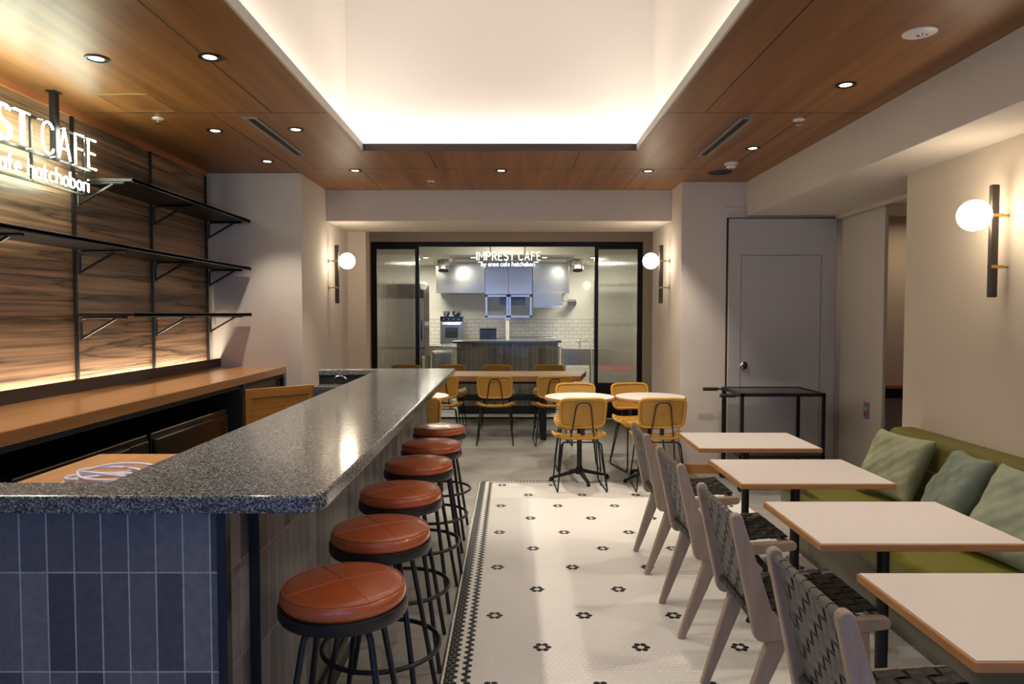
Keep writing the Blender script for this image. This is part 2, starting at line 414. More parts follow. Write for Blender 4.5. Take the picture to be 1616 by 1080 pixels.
struct('trim_1', MB().box(XE - .008, -2.4, 0, XE, YE + .006, .004).box(XE - .008, YE, 0, 1.8, YE + .006, .004), M['steel'])

# veneered wall on the left, plain wall behind it
struct('wall_left', MB().box(-2.75, -3.0, 0, -2.60, 6.1, 2.75), M['wall'])
struct('wall_left', MB().box(-2.60, -3.0, 1.02, -2.58, 6.02, CZ), M['veneer'])
struct('trim_10', MB().box(-2.58, -3.0, CZ - .045, -2.568, 6.02, CZ), mat('orange_brown_strip', (.42, .15, .055), .5))
struct('wall_left', MB().box(-2.75, 6.1, 0, -1.80, 7.8, 2.75), M['wall'], bevel=.004)      # pier
struct('wall_left', MB().box(-2.75, 7.8, 0, -1.60, 8.0, 2.75), M['cream'], bevel=.004)
struct('wall_left', MB().box(-3.1, 8.0, 0, -2.05, 9.9, 2.75), M['cream'])
# right side: pier, wall with the sconce, lowered soffit, opening
struct('wall_right', MB().box(1.545, 6.5, 0, 4.5, 7.83, 2.75), M['wall'], bevel=.004)
struct('wall_right', MB().box(2.05, 7.83, 0, 2.4, 9.9, 2.75), M['cream'])
struct('wall_right', MB().box(2.52, -3.0, 0, 2.68, 4.56, 2.36), M['cream'])
struct('ceiling', MB().box(2.13, -3.0, 2.36, 4.5, 6.5, 2.75), M['wall'], bevel=.004)
struct('wall_right', MB().box(4.4, 2.0, 0, 4.5, 6.5, 2.36), M['darkwall'])
struct('wall_right', MB().box(2.68, 2.0, 0, 4.4, 2.1, 2.36), M['darkwall'])
struct('wall_right', MB().box(2.98, 5.70, 0, 3.01, 6.44, 2.345), M['wall'], bevel=.003)       # folded panel at the opening
struct('trim_2', MB().box(2.955, 4.6, 2.343, 3.0, 6.44, 2.36), M['blackmatte'])
struct('trim_3', MB().box(2.92, 5.0, 2.33, 2.955, 6.44, 2.36), M['cream'])
# header beam and recess before the kitchen front
struct('ceiling', MB().box(-1.80, 6.92, 2.37, 1.545, 7.81, 2.75), M['wall'], bevel=.004)
struct('ceiling', MB().box(-2.05, 7.81, 2.67, 2.05, 9.9, 2.75), M['cream'])
struct('wall_back', MB().box(-3.1, 9.9, 0, -1.965, 10.0, 2.75).box(1.82, 9.9, 0, 3.1, 10.0, 2.75).box(-1.965, 9.9, 2.475, 1.82, 10.0, 2.75), M['cream'])
# wooden ceiling round the light well
mc = MB()
HX0, HX1, HY = -1.10, .92, 5.244
for b in ((-2.6, -3, HX0, 6.1), (HX1, -3, 2.13, 6.5), (HX0, HY, HX1, 6.92), (-1.8, 6.1, HX0, 6.92), (HX1, 6.5, 1.545, 6.92)):
    mc.box(b[0], b[1], CZ, b[2], b[3], CZ + .045, 0)
def joint(x0, y0, x1, y1):
    g = .0028; mc.box(min(x0, x1) - (g if x0 == x1 else 0), min(y0, y1) - (g if y0 == y1 else 0), CZ - .0006, max(x0, x1) + (g if x0 == x1 else 0), max(y0, y1) + (g if y0 == y1 else 0), CZ + .002, 1)
for j_ in ((-1.43, -3, -1.43, 4.28), (1.15, -3, 1.15, 4.28), (-2.58, 4.28, HX0, 4.28), (HX1, 4.28, 2.13, 4.28),
           (-1.80, 4.28, -1.80, 6.1), (1.78, 4.28, 1.78, 6.1), (-1.8, 5.9, 2.13, 5.9), (-.62, HY, -.62, 5.9), (.5, HY, .5, 5.9), (-1.26, 5.9, -1.26, 6.92), (1.07, 5.9, 1.07, 6.92)):
    joint(*j_)
struct('ceiling', mc, [M['ceil'], M['joint']])
# light well: lip and upstand, walls, lid
struct('trim_4', MB().box(HX0, -3, CZ - .003, HX0 + .012, HY, CZ + .05).box(HX1 - .012, -3, CZ - .003, HX1, HY, CZ + .05), M['lip'])
struct('trim_5', MB().box(HX0, HY - .012, CZ - .006, HX1, HY, CZ + .045), M['darkmetal'])
well = MB()
well.box(-1.32, -3, CZ + .045, -1.24, 5.45, 4.4).box(1.06, -3, CZ + .045, 1.14, 5.45, 4.4).box(-1.24, 5.37, CZ + .045, 1.06, 5.45, 4.4)
well.box(-1.32, -3.08, CZ + .045, 1.14, -3, 4.4)
struct('wall_back', well, M['well']); struct('ceiling', MB().box(-1.4, -3.1, 4.4, 1.2, 5.5, 4.45), M['well'])
# roof over the room's other edges, storefront behind the viewer
struct('ceiling', MB().box(-2.75, -3, CZ + .05, -1.32, 6.92, 2.80).box(1.14, -3, CZ + .05, 2.2, 6.92, 2.80).box(-1.32, 5.46, CZ + .05, 1.14, 6.92, 2.80), M['joint'])
struct('wall_front', MB().box(-2.75, -3.1, 0, -2.3, -3.0, 2.75).box(2.2, -3.1, 0, 2.7, -3.0, 2.75).box(-2.3, -3.1, 2.55, 2.2, -3.0, 2.75), M['wall'])
fr = MB()
for x in (-2.3, -.8, .7, 2.14): fr.box(x, -3.08, 0, x + .06, -3.0, 2.55)
fr.box(-2.3, -3.08, 0, 2.2, -3.0, .08).box(-2.3, -3.08, 2.47, 2.2, -3.0, 2.55)
struct('window_1', fr, M['black'])
# skirting on the pier
struct('baseboard_right', MB().box(1.545, 6.486, .0, 1.93, 6.5, .085), M['skirting'])
struct('baseboard_back', MB().box(1.533, 6.5, 0, 1.545, 7.83, .085), M['skirting'])

# door in the right-hand corner
d = MB().box(1.955, 6.484, .01, 2.955, 6.5, 2.345, 0)
door = struct('door_1', d, M['blackmatte'])
struct('trim_6', MB().box(1.967, 6.452, .02, 2.94, 6.484, 2.333), M['greypaint'], bevel=.002)
ix0, ix1, iz = 2.075, 2.80, 2.0
ins = MB()
ins.box(ix0, 6.449, .05, ix0 + .004, 6.4521, iz).box(ix1, 6.449, .05, ix1 + .004, 6.4521, iz).box(ix0, 6.449, iz, ix1 + .004, 6.4521, iz + .004)
struct('trim_7', ins, mat('door_groove', (.20, .18, .17), .7))
def disc_y(mb, x, y, z, r, d_, mi=0, seg=24):
    mb.lathe([(r, 0), (r, d_ * .8), (r * .85, d_)], (x, y, z), seg, mi, Matrix.Rotation(R(90), 4, 'X')); return mb
k = thing('door_latch', 'small round chrome latch on the grey door', 'latch', (2.108, 6.45, 1.005))
disc_y(MB(), 0, 0, 0, .036, .012).build('rose', M['chrome'], k, smooth='auto')
disc_y(MB(), 0, -.012, 0, .016, .01).build('thumb_turn', M['steeld'], k, smooth='auto')
# recess line over the door
struct('trim_8', MB().box(1.93, 6.494, 2.44, 2.13, 6.4995, 2.446), M['greypaint'])

# alarm switch on the folded panel
k = thing('wall_switch', 'blue-grey wall switch plate with red button beside the opening', 'switch', (2.98, 5.93, .66))
pt_ = MB().box(-.008, -.045, -.07, 0, .045, .07).build('plate', mat('blue_grey_plate', (.22, .26, .42), .4), k, bevel=.003)
MB().lathe([(.014, 0), (.014, .012), (.010, .016)], (-.008, 0, -.025), 16, 0, Matrix.Rotation(R(-90), 4, 'Y')).build('button', M['red'], pt_, smooth='auto')
MB().lathe([(.012, 0), (.012, .006)], (-.008, 0, .018), 16, 0, Matrix.Rotation(R(-90), 4, 'Y')).build('indicator', M['white'], pt_, smooth='auto')
MB().box(-.0095, -.03, .045, -.008, .03, .055).build('red_strip', M['red'], pt_)
# far ledge in the corridor
k = thing('wall_ledge', 'wooden ledge with dark underside in the passage beyond the opening', 'ledge', (4.1, 6.0, .80))
MB().box(-1.03, .36, 0, .29, .495, .03).build('board', M['countwood'], k, bevel=.003)
MB().box(-1.03, .38, -.09, .29, .495, 0).build('underside', M['blackmatte'], k)

# ------------------------------------------------------------------ ceiling fittings
def downlight(x, y, aim=None, e=0, sp=75):
    pass
dl = thing('downlight', '', 'downlight', (0, 0, CZ), 0, 'recessed ceiling downlights')
rim = MB(); seg = 32
def ring(mb, r0, r1, z0, z1, mi=0, seg=32):
    vs = []; fs = []
    for r_, z_ in ((r0, z0), (r1, z0), (r1, z1), (r0, z1)):
        for q in range(seg): a = 2 * PI * q / seg; vs.append((r_ * math.cos(a), r_ * math.sin(a), z_))
    for i in range(4):
        j = (i + 1) % 4
        for q in range(seg): q2 = (q + 1) % seg; fs.append((i * seg + q, i * seg + q2, j * seg + q2, j * seg + q))
    mb.add(vs, fs, mi); return mb
ring(rim, .043, .052, -.006, .0).build('rim', M['black'], dl)
rf_ = MB().lathe([(.043, -.001), (.034, -.0025)], (0, 0, 0), 32).build('reflector', M['reflector'], dl, smooth=True)
MB().lathe([(.030, -.003), (.022, -.0045), (.001, -.005)], (0, 0, 0), 32).build('lamp', M['lamp'], rf_, smooth=True)
DLS = [(-1.948, 3.38, 'nearest the veneered wall, first of the outer row on the left'), (-1.41, 3.36, 'beside the light well edge on the left, largest in view'),
       (-1.94, 4.69, 'over the top wall shelf, between sprinkler and slot vent'), (-1.405, 4.66, 'left of the light well, beyond the slot vent'),
       (-1.92, 5.62, 'before the left pier, at the end of the left row'), (-1.31, 5.98, 'left end of the row behind the light well'),
       (-.09, 5.98, 'middle of the row behind the light well'), (1.14, 6.0, 'right end of the row behind the light well'),
       (1.74, 5.18, 'on the right beside the smoke detector'), (1.745, 3.76, 'on the right beyond the large white disc')]
for i, (x, y, s_) in enumerate(DLS):
    if i == 0: dl.location = (x, y, CZ); dl['label'] = 'small round recessed downlight ' + s_
    else: dup(dl, (x, y, CZ), 0, 'small round recessed downlight ' + s_, 'recessed ceiling downlights')
# the beams of those lamps, then four added fill spots
for x, y, e, ax, ay in ((-1.948, 3.38, 55, .1, 0), (-1.41, 3.36, 65, -.45, 0), (-1.94, 4.69, 50, .08, 0), (-1.405, 4.66, 70, -.4, 0), (-1.92, 5.62, 60, 0, -.1),
                    (-1.31, 5.98, 70, -.3, 0), (-.09, 5.98, 110, 0, .15), (1.14, 6.0, 90, .1, .1), (1.74, 5.18, 60, .2, 0), (1.745, 3.76, 50, .25, 0),
                    (1.745, 2.2, 40, .3, 0), (1.745, .9, 22, .3, .2), (-1.41, 1.9, 55, -.5, .12), (-1.95, 1.9, 30, 0, .2)):  # added fill near the viewer, no fixtures built
    light('downlight_and_fill_beam', 'SPOT', (x, y, CZ - .02), e, (1, .87, .71), (ay, ax, 0), .03, spot=88, blend=.5)

def disc(name, x, y, r, label, cat, mats, group=None):
    k = thing(name, label, cat, (x, y, CZ), 0, group)
    return k
for x, y, s_ in ((-2.17, 4.40, 'before the left slot vent'), (1.77, 4.43, 'before the right slot vent'), (-.73, 6.45, 'near the header beam at the rear')):
    k = thing('sprinkler', 'small white ceiling sprinkler ' + s_, 'sprinkler', (x, y, CZ), 0, 'ceiling sprinklers')
    MB().lathe([(.035, 0), (.034, -.005), (.012, -.008)], (0, 0, 0), 24).build('flange', M['white'], k, smooth='auto')
    MB().cyl((0, 0, 0), .007, -.032, -.006, 12).lathe([(.018, -.032), (.018, -.034)], (0, 0, 0), 16).build('head', M['chrome'], k, smooth='auto')
k = thing('emergency_light', 'large flat white round emergency light with glass lens on wooden ceiling', 'emergency light', (1.735, 3.07, CZ))
cv_ = MB().lathe([(.068, 0), (.068, -.006), (.06, -.009)], (0, 0, 0), 40).build('cover', M['white'], k, smooth='auto')
MB().lathe([(.014, -.009), (.012, -.016), (.004, -.018)], (0, 0, 0), 20).build('lens', M['chrome'], cv_, smooth='auto')
MB().lathe([(.004, -.009), (.004, -.011)], (.03, .0, 0), 10).build('indicator', M['black'], k)
k = thing('ceiling_speaker', 'black round ceiling speaker grille beside the smoke detector', 'speaker', (1.76, 6.05, CZ))
ring(MB(), .085, .10, -.006, 0).build('rim', M['black'], k); MB().lathe([(.086, -.001), (.086, -.003)], (0, 0, 0), 32).build('grille', M['blackmatte'], k)
k = thing('smoke_detector', 'white domed smoke detector on the wooden ceiling', 'smoke detector', (1.74, 5.68, CZ))
MB().lathe([(.052, 0), (.052, -.014), (.044, -.018), (.04, -.035), (.028, -.042)], (0, 0, 0), 32).build('body', M['white'], k, smooth='auto')
MB().lathe([(.020, -.042), (.016, -.052)], (0, 0, 0), 20).build('sensor', M['steel'], k, smooth='auto')
sl = MB()
for q in range(10):
    a = 2 * PI * q / 10; sl.box(.0405 * math.cos(a) - .003, .0405 * math.sin(a) - .003, -.032, .0405 * math.cos(a) + .003, .0405 * math.sin(a) + .003, -.022)
sl.build('slots', M['black'], k)
for x, s_ in ((-1.60, 'left'), (1.44, 'right')):
    k = thing('slot_vent', 'long grey slot air vent in the ceiling %s of the light well' % s_, 'air vent', (x, 4.9, CZ), 0, 'ceiling slot vents')
    f = MB(); f.box(-.045, -.52, -.006, -.022, .52, 0).box(.022, -.52, -.006, .045, .52, 0).box(-.022, -.52, -.006, .022, -.50, 0).box(-.022, .50, -.006, .022, .52, 0)
    f.build('frame', mat('grey_vent_metal', (.28, .25, .25), .45, .4), k)
    MB().box(-.022, -.5, -.001, .022, .5, 0).build('slot', M['blackmatte'], k)
    MB().box(-.002, -.5, -.005, .002, .5, -.001).build('divider', M['darkmetal'], k)
k = thing('access_hatch', 'square wooden ceiling hatch outlined by thin metal edge above the sign', 'hatch', (-2.13, 4.08, CZ))
f = MB(); a, b_ = .15, .16
f.box(-a, -b_, -.003, a, -b_ + .006, 0).box(-a, b_ - .006, -.003, a, b_, 0).box(-a, -b_, -.003, -a + .006, b_, 0).box(a - .006, -b_, -.003, a, b_, 0)
f.build('edge_frame', mat('dull_brass_edge', (.42, .32, .16), .4, .7), k)
MB().box(-a + .008, -b_ + .008, -.002, a - .008, b_ - .008, 0).build('panel', M['ceil'], k)

# ------------------------------------------------------------------ wall sconces
def sconce(loc, sgn, label):      # sgn +1: the wall is on the +X side
    t = thing('wall_sconce', label, 'wall lamp', loc, 0, 'globe wall sconces')
    s = sgn
    MB().box(-.02 - s * .012, -.014, -.285, .02 - s * .012, .014, .285).build('bar', M['darkmetal'], t, bevel=.006)
    MB().box(-.010 - s * .045 + s * .02, -.010, -.285, .01 - s * .045 + s * .02, .010, .285)
    g = MB(); r_ = .078; prof = [(r_ * math.sin(R(a_)), -r_ * math.cos(R(a_))) for a_ in range(4, 180, 8)]
    g.lathe(prof, (-s * (.034 + r_), 0, .13), 40).build('globe', M['globe'], t, smooth=True)
    for z in (.13, -.13):
        m_ = MB()
        m_.lathe([(.006, 0), (.006, .075)], (s * .0 , 0, z), 12, 0, Matrix.Rotation(R(90 * s), 4, 'Y'))
        m_.lathe([(.02, .067), (.02, .075)], (s * .0, 0, z), 20, 0, Matrix.Rotation(R(90 * s), 4, 'Y'))
        m_.box(-.028, -.018, z - .008, .028, .018, z + .008)
        m_.build('bracket', M['brass'], t, smooth='auto')
    return t
sconce((2.455, 3.62, 1.84), 1, 'large globe wall sconce on black bar above the green bench')
sconce((-1.725, 6.97, 1.86), -1, 'globe wall sconce on bar at the left pier before the kitchen')
sconce((1.47, 6.97, 1.86), 1, 'globe wall sconce on bar at the right pier before the kitchen')
sconce((2.445, 1.2, 1.835), 1, 'globe wall sconce on the right wall nearer the entrance')
for x, y, z, e in ((2.20, 3.50, 1.965, 6), (2.20, 1.2, 1.965, 6), (-1.5, 6.97, 1.99, 4), (1.25, 6.97, 1.99, 4)):
    pass

# ------------------------------------------------------------------ shelving on the veneered wall
for i, y in enumerate((2.42, 3.32, 4.19, 5.09, 6.0)):
    o = MB().box(-.012, -.009, 0, .004, .009, 1.555).build('shelf_upright', M['black']); o.location = (-2.567, y, 1.068)
    tag(o, 'slim black upright on the veneered wall, %s' % ('first from the near end', 'second, behind the neon sign', 'third, at the left ends of the short shelves', 'fourth, in the middle of the shelves', 'last, at the pier')[i], 'shelf upright', 'shelf uprights on the veneered wall')
def shelf(z, y0, ys, label):
    t = thing('wall_shelf', label, 'shelf', (-2.555, 0, z), 0, 'black wall shelves')
    MB().box(0, y0, -.018, .335, 6.06, 0).box(.325, y0, -.024, .335, 6.06, .004).build('board', M['black'], t, bevel=.002)
    for y in ys:
        m_ = MB(); m_.tube(fillet([(.006, y, -.16), (.006, y, -.026), (.28, y, -.026)], .035), .008, 8)
        m_.beam((.008, y, -.15), (.215, y, -.03), .014, .012, side=(0, 1, 0)).build('bracket', M['black'], t, smooth='auto')
    return t
shelf(2.265, 4.19, (4.20, 5.09, 6.0), 'black metal wall shelf beside the neon letters, topmost')
shelf(1.865, 2.3, (2.42, 3.32, 4.20, 5.09, 6.0), 'long black metal wall shelf, middle one, running out of view')
shelf(1.475, 4.19, (4.20, 5.09, 6.0), 'black metal wall shelf at eye level, lowest of three')
# ledge hiding the light strip
struct('trim_9', MB().box(-2.512, 1.5, 1.022, -2.502, 6.09, 1.092).box(-2.58, 1.5, 1.022, -2.525, 6.09, 1.026), M['darkmetal'])

# ------------------------------------------------------------------ back counter
t = thing('back_counter', 'long honey wooden back counter below the veneered wall', 'counter', (0, 0, 0))
MB().box(-2.578, 1.5, .962, -1.945, 6.095, 1.021).build('worktop', M['countwood'], t, bevel=.004)
MB().box(-2.598, 1.5, 0, -2.58, 5.12, .93).box(-2.598, 1.5, .93, -1.97, 6.09, .960).build('carcass', M['blackmatte'], t)
MB().box(-2.57, 5.12, 0, -1.965, 5.16, .93).build('end_panel', M['blackmatte'], t)
MB().box(-2.2, 5.20, 0, -2.0, 6.04, .93).build('tiled_panel', M['darktile'], t)
MB().box(-1.985, 6.05, 0, -1.955, 6.09, .93).build('post', M['black'], t)
for i, (y0, y1) in enumerate(((1.75, 2.83), (2.86, 3.93), (3.97, 5.03))):
    t = thing('undercounter_fridge', 'low steel undercounter fridge beneath the wooden back counter, %s' % ('nearest', 'middle', 'farthest, with vent grille')[i], 'fridge', (-2.27, (y0 + y1) / 2, 0), 0, 'undercounter fridges')
    h = (y1 - y0) / 2
    MB().box(-.28, -h, .05, .24, h, .80).build('body', M['steeld'], t, bevel=.006)
    MB().box(.24, -h + .01, .14, .262, h - .22, .765).build('door', M['steeld'], t, bevel=.006)
    vp_ = MB().box(.24, h - .20, .14, .252, h - .01, .765).build('vent_panel', M['steeld'], t, bevel=.004)
    g = MB()
    for q in range(9): g.box(.2505, h - .17, .50 + q * .026, .2535, h - .04, .510 + q * .026)
    g.build('grille', M['blackmatte'], vp_)
    MB().box(-.26, -h + .02, 0, .2, h - .02, .05).build('plinth', M['blackmatte'], t)
# wooden gate between back counter and bar
t = thing('swing_gate', 'amber wooden framed gate between back counter and bar', 'gate', (-1.955, 5.17, 0), math.atan2(.40, .39))
L = .56
MB().box(0, -.014, .10, L, .014, .16).box(0, -.014, .85, L, .014, .918).box(0, -.014, .16, .055, .014, .85).box(L - .055, -.014, .16, L, .014, .85).build('frame', M['gatewood'], t, bevel=.003)
m_ = MB()
for q in range(8): m_.box(.055, -.003, .162 + q * .086, L - .055, .007, .162 + q * .086 + .083)
m_.build('boards', M['gatewood'], t, bevel=.003)
MB().cyl((-.006, 0, 0), .010, .86, .965, 12).cyl((-.006, 0, 0), .010, .08, .2, 12).build('hinge', M['chrome'], t, smooth='auto')

# ------------------------------------------------------------------ bar counter
t = thing('bar_counter', 'long grey speckled stone bar counter clad in slate tiles', 'counter', (0, 0, 0))
ZT = 1.03
outer = [(-1.90, 1.845), (-1.90, 1.70)] + arc(-.46 - .06, 1.70 + .06, .06, 270, 360, 8) + [(-.46, 5.75), (-1.535, 5.75), (-1.535, 5.61), (-1.06, 5.61), (-1.06, 1.845)]
MB().prism(outer, ZT - .045, ZT).build('countertop', M['terrazzo'], t, bevel=.008, segs=3)
MB().box(-1.90, 1.75, .0, -.735, 1.83, ZT - .045).build('front_panel', M['tile_front'], t)
MB().box(-.735, 1.745, 0, -.712, 1.775, ZT - .045).build('corner_trim', mat('dark_slate_trim', (.03, .035, .05), .35, .5), t)
MB().box(-.735, 1.775, 0, -.712, 1.905, ZT - .045).build('end_return', M['tile_side'], t)
MB().box(-.76, 1.905, .09, -.685, 5.70, ZT - .045).build('side_panel', M['tile_side'], t)
MB().box(-.76, 1.905, .0, -.70, 5.70, .09).build('kick_board', M['black'], t)
MB().box(-.712, 1.897, .0, -.684, 1.904, ZT - .045).build('edge_strip', M['black'], t)
MB().box(-.76, 1.83, 0, -.74, 5.70, ZT - .05).box(-1.535, 5.63, 0, -.74, 5.72, ZT - .045).build('inner_carcass', M['blackmatte'], t)
f_ = thing('bar_foot_rail', 'black tubular foot rail along the base of the bar', 'foot rail', (-.655, 0, 0))
MB().tube([(0, 1.95, .20), (0, 5.65, .20)], .012, 10).build('rail', M['black'], f_, smooth='auto')
m_ = MB()
for y in (2.2, 3.3, 4.4, 5.4): m_.tube([(0, y, .20), (-.029, y, .20)], .007, 8).tube([(0, y, .20), (0, y, 0)], .007, 8)
m_.build('stays', M['black'], f_, smooth='auto')
# tap behind the return
k = thing('tap', 'small chrome tap standing behind the far end of the bar', 'tap', (-1.38, 5.52, .915))
MB().tube(fillet([(0, 0, 0), (0, 0, .07), (.06, .0, .075), (.085, 0, .05)], .02), .006, 8).build('spout', M['chrome'], k, smooth='auto')
k = thing('bar_sink_unit', 'dark grey cupboard under the far return of the bar', 'cupboard', (-1.29, 5.5, 0))
MB().box(-.23, -.1, 0, .22, .125, .915).build('body', mat('dark_grey_panel', (.045, .05, .055), .45), k, bevel=.004)
MB().box(-.225, -.104, .3, .215, -.1, .90).build('door', mat('dark_grey_door', (.05, .055, .06), .45), k, bevel=.002)
# service counter with cable
t = thing('service_counter', 'low honey wooden service worktop tucked behind the bar corner', 'counter', (-1.30, 2.24, 0))
MB().box(-.235, -.40, .915, .235, .385, .95).build('worktop', M['countwood'], t, bevel=.004)
MB().box(-.21, -.38, 0, .22, .36, .915).build('cabinet', M['blackmatte'], t)
k = MB(); pts = []
for i in range(170):
    a = i / 170 * 2 * PI * 4.6; rr = .105 + .022 * math.sin(i * .37) + .012 * math.sin(i * .11)
    pts.append((rr * 1.15 * math.cos(a) + .016 * math.sin(i * .05), rr * .9 * math.sin(a) + .02 * math.cos(i * .04), .006 + .007 * (i / 170 * 4.6) + .006 * (1 + math.sin(a * 1.0 + i * .03))))
pts += [(.16 + .01 * j, -.02 - .02 * j, .02 - .0015 * j) for j in range(6)]
o = k.tube(pts, .0045, 8).build('coiled_cable', M['cable'], None, smooth='auto'); o.location = (-1.205, 2.13, .95)
tag(o, 'white cable coiled loosely on the low wooden worktop', 'cable')

# ------------------------------------------------------------------ bar stools
st = thing('bar_stool', '', 'stool', (0, 0, 0), 0, 'leather bar stools')
prof = [(.150, .672), (.166, .674), (.172, .686), (.173, .70), (.170, .713), (.160, .7205)] + [(.16 * (1 - q / 8), .7205 + .009 * math.sin(q / 8 * PI / 2)) for q in range(1, 8)] + [(.003, .7295)]
cu_ = MB().lathe(prof, (0, 0, 0), 56).build('seat_cushion', M['leather'], st, smooth=True)
sm = MB()
for a0 in (R(35), R(125)):
    pp = []
    for q in range(-16, 17):
        r_ = q / 16 * .170; z = .7205 + .009 * math.sin((1 - min(1, abs(r_) / .16)) * PI / 2) if abs(r_) < .16 else .7205 - (abs(r_) - .16) * .75
        pp.append((r_ * math.cos(a0), r_ * math.sin(a0), z + .0002))
    sm.tube(pp, .0013, 6)
sm.tube([(.1655 * math.cos(2 * PI * q / 48), .1655 * math.sin(2 * PI * q / 48), .7185) for q in range(48)], .0018, 6, True)
o = sm.build('seam', M['stitch'], cu_, smooth=True)
MB().lathe([(.10, .640), (.174, .642), (.178, .650), (.178, .674), (.172, .677), (.160, .674)], (0, 0, 0), 56).build('seat_ring', M['black'], st, smooth='auto')
MB().lathe([(.028, .585), (.028, .641)], (0, 0, 0), 24).build('hub', M['black'], st, smooth='auto')
for sx, sy in ((1, 1), (1, -1), (-1, 1), (-1, -1)):
    q = [(sx * .02, sy * .02, .628), (sx * .085, sy * .085, .628), (sx * .175, sy * .175, .004)]
    MB().tube(fillet(q, .05, 8), .0095, 10).build('leg', M['black'], st, smooth='auto')
MB().tube([(.205 * math.cos(2 * PI * q / 48), .205 * math.sin(2 * PI * q / 48), .30) for q in range(48)], .0085, 8, True).build('foot_ring', M['black'], st, smooth=True)
SL = ['nearest the viewer, first in the row', 'second from the viewer in the row', 'third from the viewer in the row', 'fourth from the viewer in the row', 'fifth from the viewer, next to last', 'farthest, at the end of the bar']
for i, (x, y) in enumerate([(-.47, 1.955), (-.463, 2.475), (-.478, 3.02), (-.477, 3.605), (-.470, 4.12), (-.485, 4.72)]):
    lb = 'round tan leather bar stool on black legs, ' + SL[i]
    if i == 0: st.location = (x, y, 0); st['label'] = lb; st.rotation_euler.z = 0.03
    else: dup(st, (x, y, 0), (.03, -.05, .04, -.03, .06, 0)[i], lb, 'leather bar stools')

# ------------------------------------------------------------------ square tables
def star_base(t, top, sp=.27):
    MB().lathe([(.022, .07), (.022, top)], (0, 0, 0), 20).build('column', M['black'], t, smooth='auto')
    MB().box(-.12, -.12, top - .008, .12, .12, top).build('mounting_plate', M['black'], t)
    m_ = MB(); m_.lathe([(.034, .055), (.040, .075), (.034, .10), (.024, .125)], (0, 0, 0), 20)
    for q in range(4):
        a = R(12 + 90 * q); c_, s_ = math.cos(a), math.sin(a)
        m_.beam((.02 * c_, .02 * s_, .085), (sp * c_, sp * s_, .028), .034, .036, .026, .018, side=(-s_, c_, 0))
        m_.lathe([(.016, 0), (.018, .008), (.012, .026)], ((sp - .008) * c_, (sp - .008) * s_, 0), 14)
    m_.build('star_foot', M['black'], t, smooth='auto', bevel=.004)
sq = thing('square_table', '', 'table', (0, 0, 0), 0, 'white square tables along the bench')
W_, D_, TZ = .345, .265, .72
MB().box(-W_, -D_, TZ - .026, W_, D_, TZ - .002).build('wooden_edge', M['edge'], sq, bevel=.003)
MB().box(-W_ + .006, -D_ + .006, TZ - .004, W_ - .006, D_ - .006, TZ).build('laminate_top', M['laminate'], sq)
star_base(sq, TZ - .026, .24)
for i, (x, y) in enumerate([(1.345, 1.768), (1.352, 2.553), (1.360, 3.378), (1.395, 4.206)]):
    lb = 'white square table with wooden edge, ' + ['cut off by the right edge of view, nearest', 'second from the viewer', 'third from the viewer, before the first cushion', 'farthest, in front of the black trolley'][i]
    if i == 0: sq.location = (x, y, 0); sq['label'] = lb
    else: dup(sq, (x, y, 0), (0, 0, 0, -.012)[i], lb, 'white square tables along the bench')

# ------------------------------------------------------------------ woven leather chairs (facing +X)
wc = thing('woven_chair', '', 'chair', (0, 0, 0), 0, 'woven leather chairs along the tables')
TOP = Vector((-.215, 0, .785)); KN = Vector((-.115, 0, .405)); FR = Vector((.285, 0, .433))
for s in (-1, 1):
    y0 = s * .215
    # L-shaped side: outline in xz
    bd = (TOP - KN).normalized(); bn = Vector((bd.z, 0, -bd.x)); wd = .026
    sd = (FR - KN).normalized(); sn = Vector((-sd.z, 0, sd.x))
    out = []
    def ap(c, r, a0, a1, n=6):
        for q in range(n + 1):
            a = a0 + (a1 - a0) * q / n; out.append((c.x + r * math.cos(a), c.z + r * math.sin(a)))
    ang = math.atan2(bd.z, bd.x)
    ap(TOP, .020, ang - PI / 2, ang + PI / 2)
    ap(KN + Vector((-.005, 0, -.0)), .036, ang + PI / 2, PI * 1.5 + .08)
    ap(FR, .022, -PI / 2, PI / 2)
    # inner corner
    out.append((KN.x + .055, KN.z + .032)); 
    out.append((KN.x + .020, KN.z + .075))
    M4 = Matrix(((1, 0, 0, 0), (0, 0, -1, y0 + .016), (0, 1, 0, 0), (0, 0, 0, 1)))
    MB().prism(out, 0, .032, 0, M4).build('side_frame', M['ash'], wc, bevel=.007, segs=3)
    MB().beam((-.06, s * .21, .40), (-.205, s * .195, 0.0), .07, .034, .030, .026, side=(1, 0, 0)).build('rear_leg', M['ash'], wc, bevel=.006, segs=3)
    MB().beam((.205, s * .21, .42), (.245, s * .195, 0.0), .06, .034, .030, .026, side=(1, 0, 0)).build('front_leg', M['ash'], wc, bevel=.006, segs=3)
MB().tube([(-.212, -.2, .777), (-.212, .2, .777)], .011, 10).build('top_rail', M['ash'], wc, smooth='auto')
MB().beam((.272, -.2, .437), (.272, .2, .437), .03, .026, side=(1, 0, 0)).build('front_rail', M['ash'], wc, bevel=.005)
MB().tube([(-.135, -.2, .43), (-.135, .2, .43)], .012, 10).build('rear_rail', M['ash'], wc, smooth='auto')
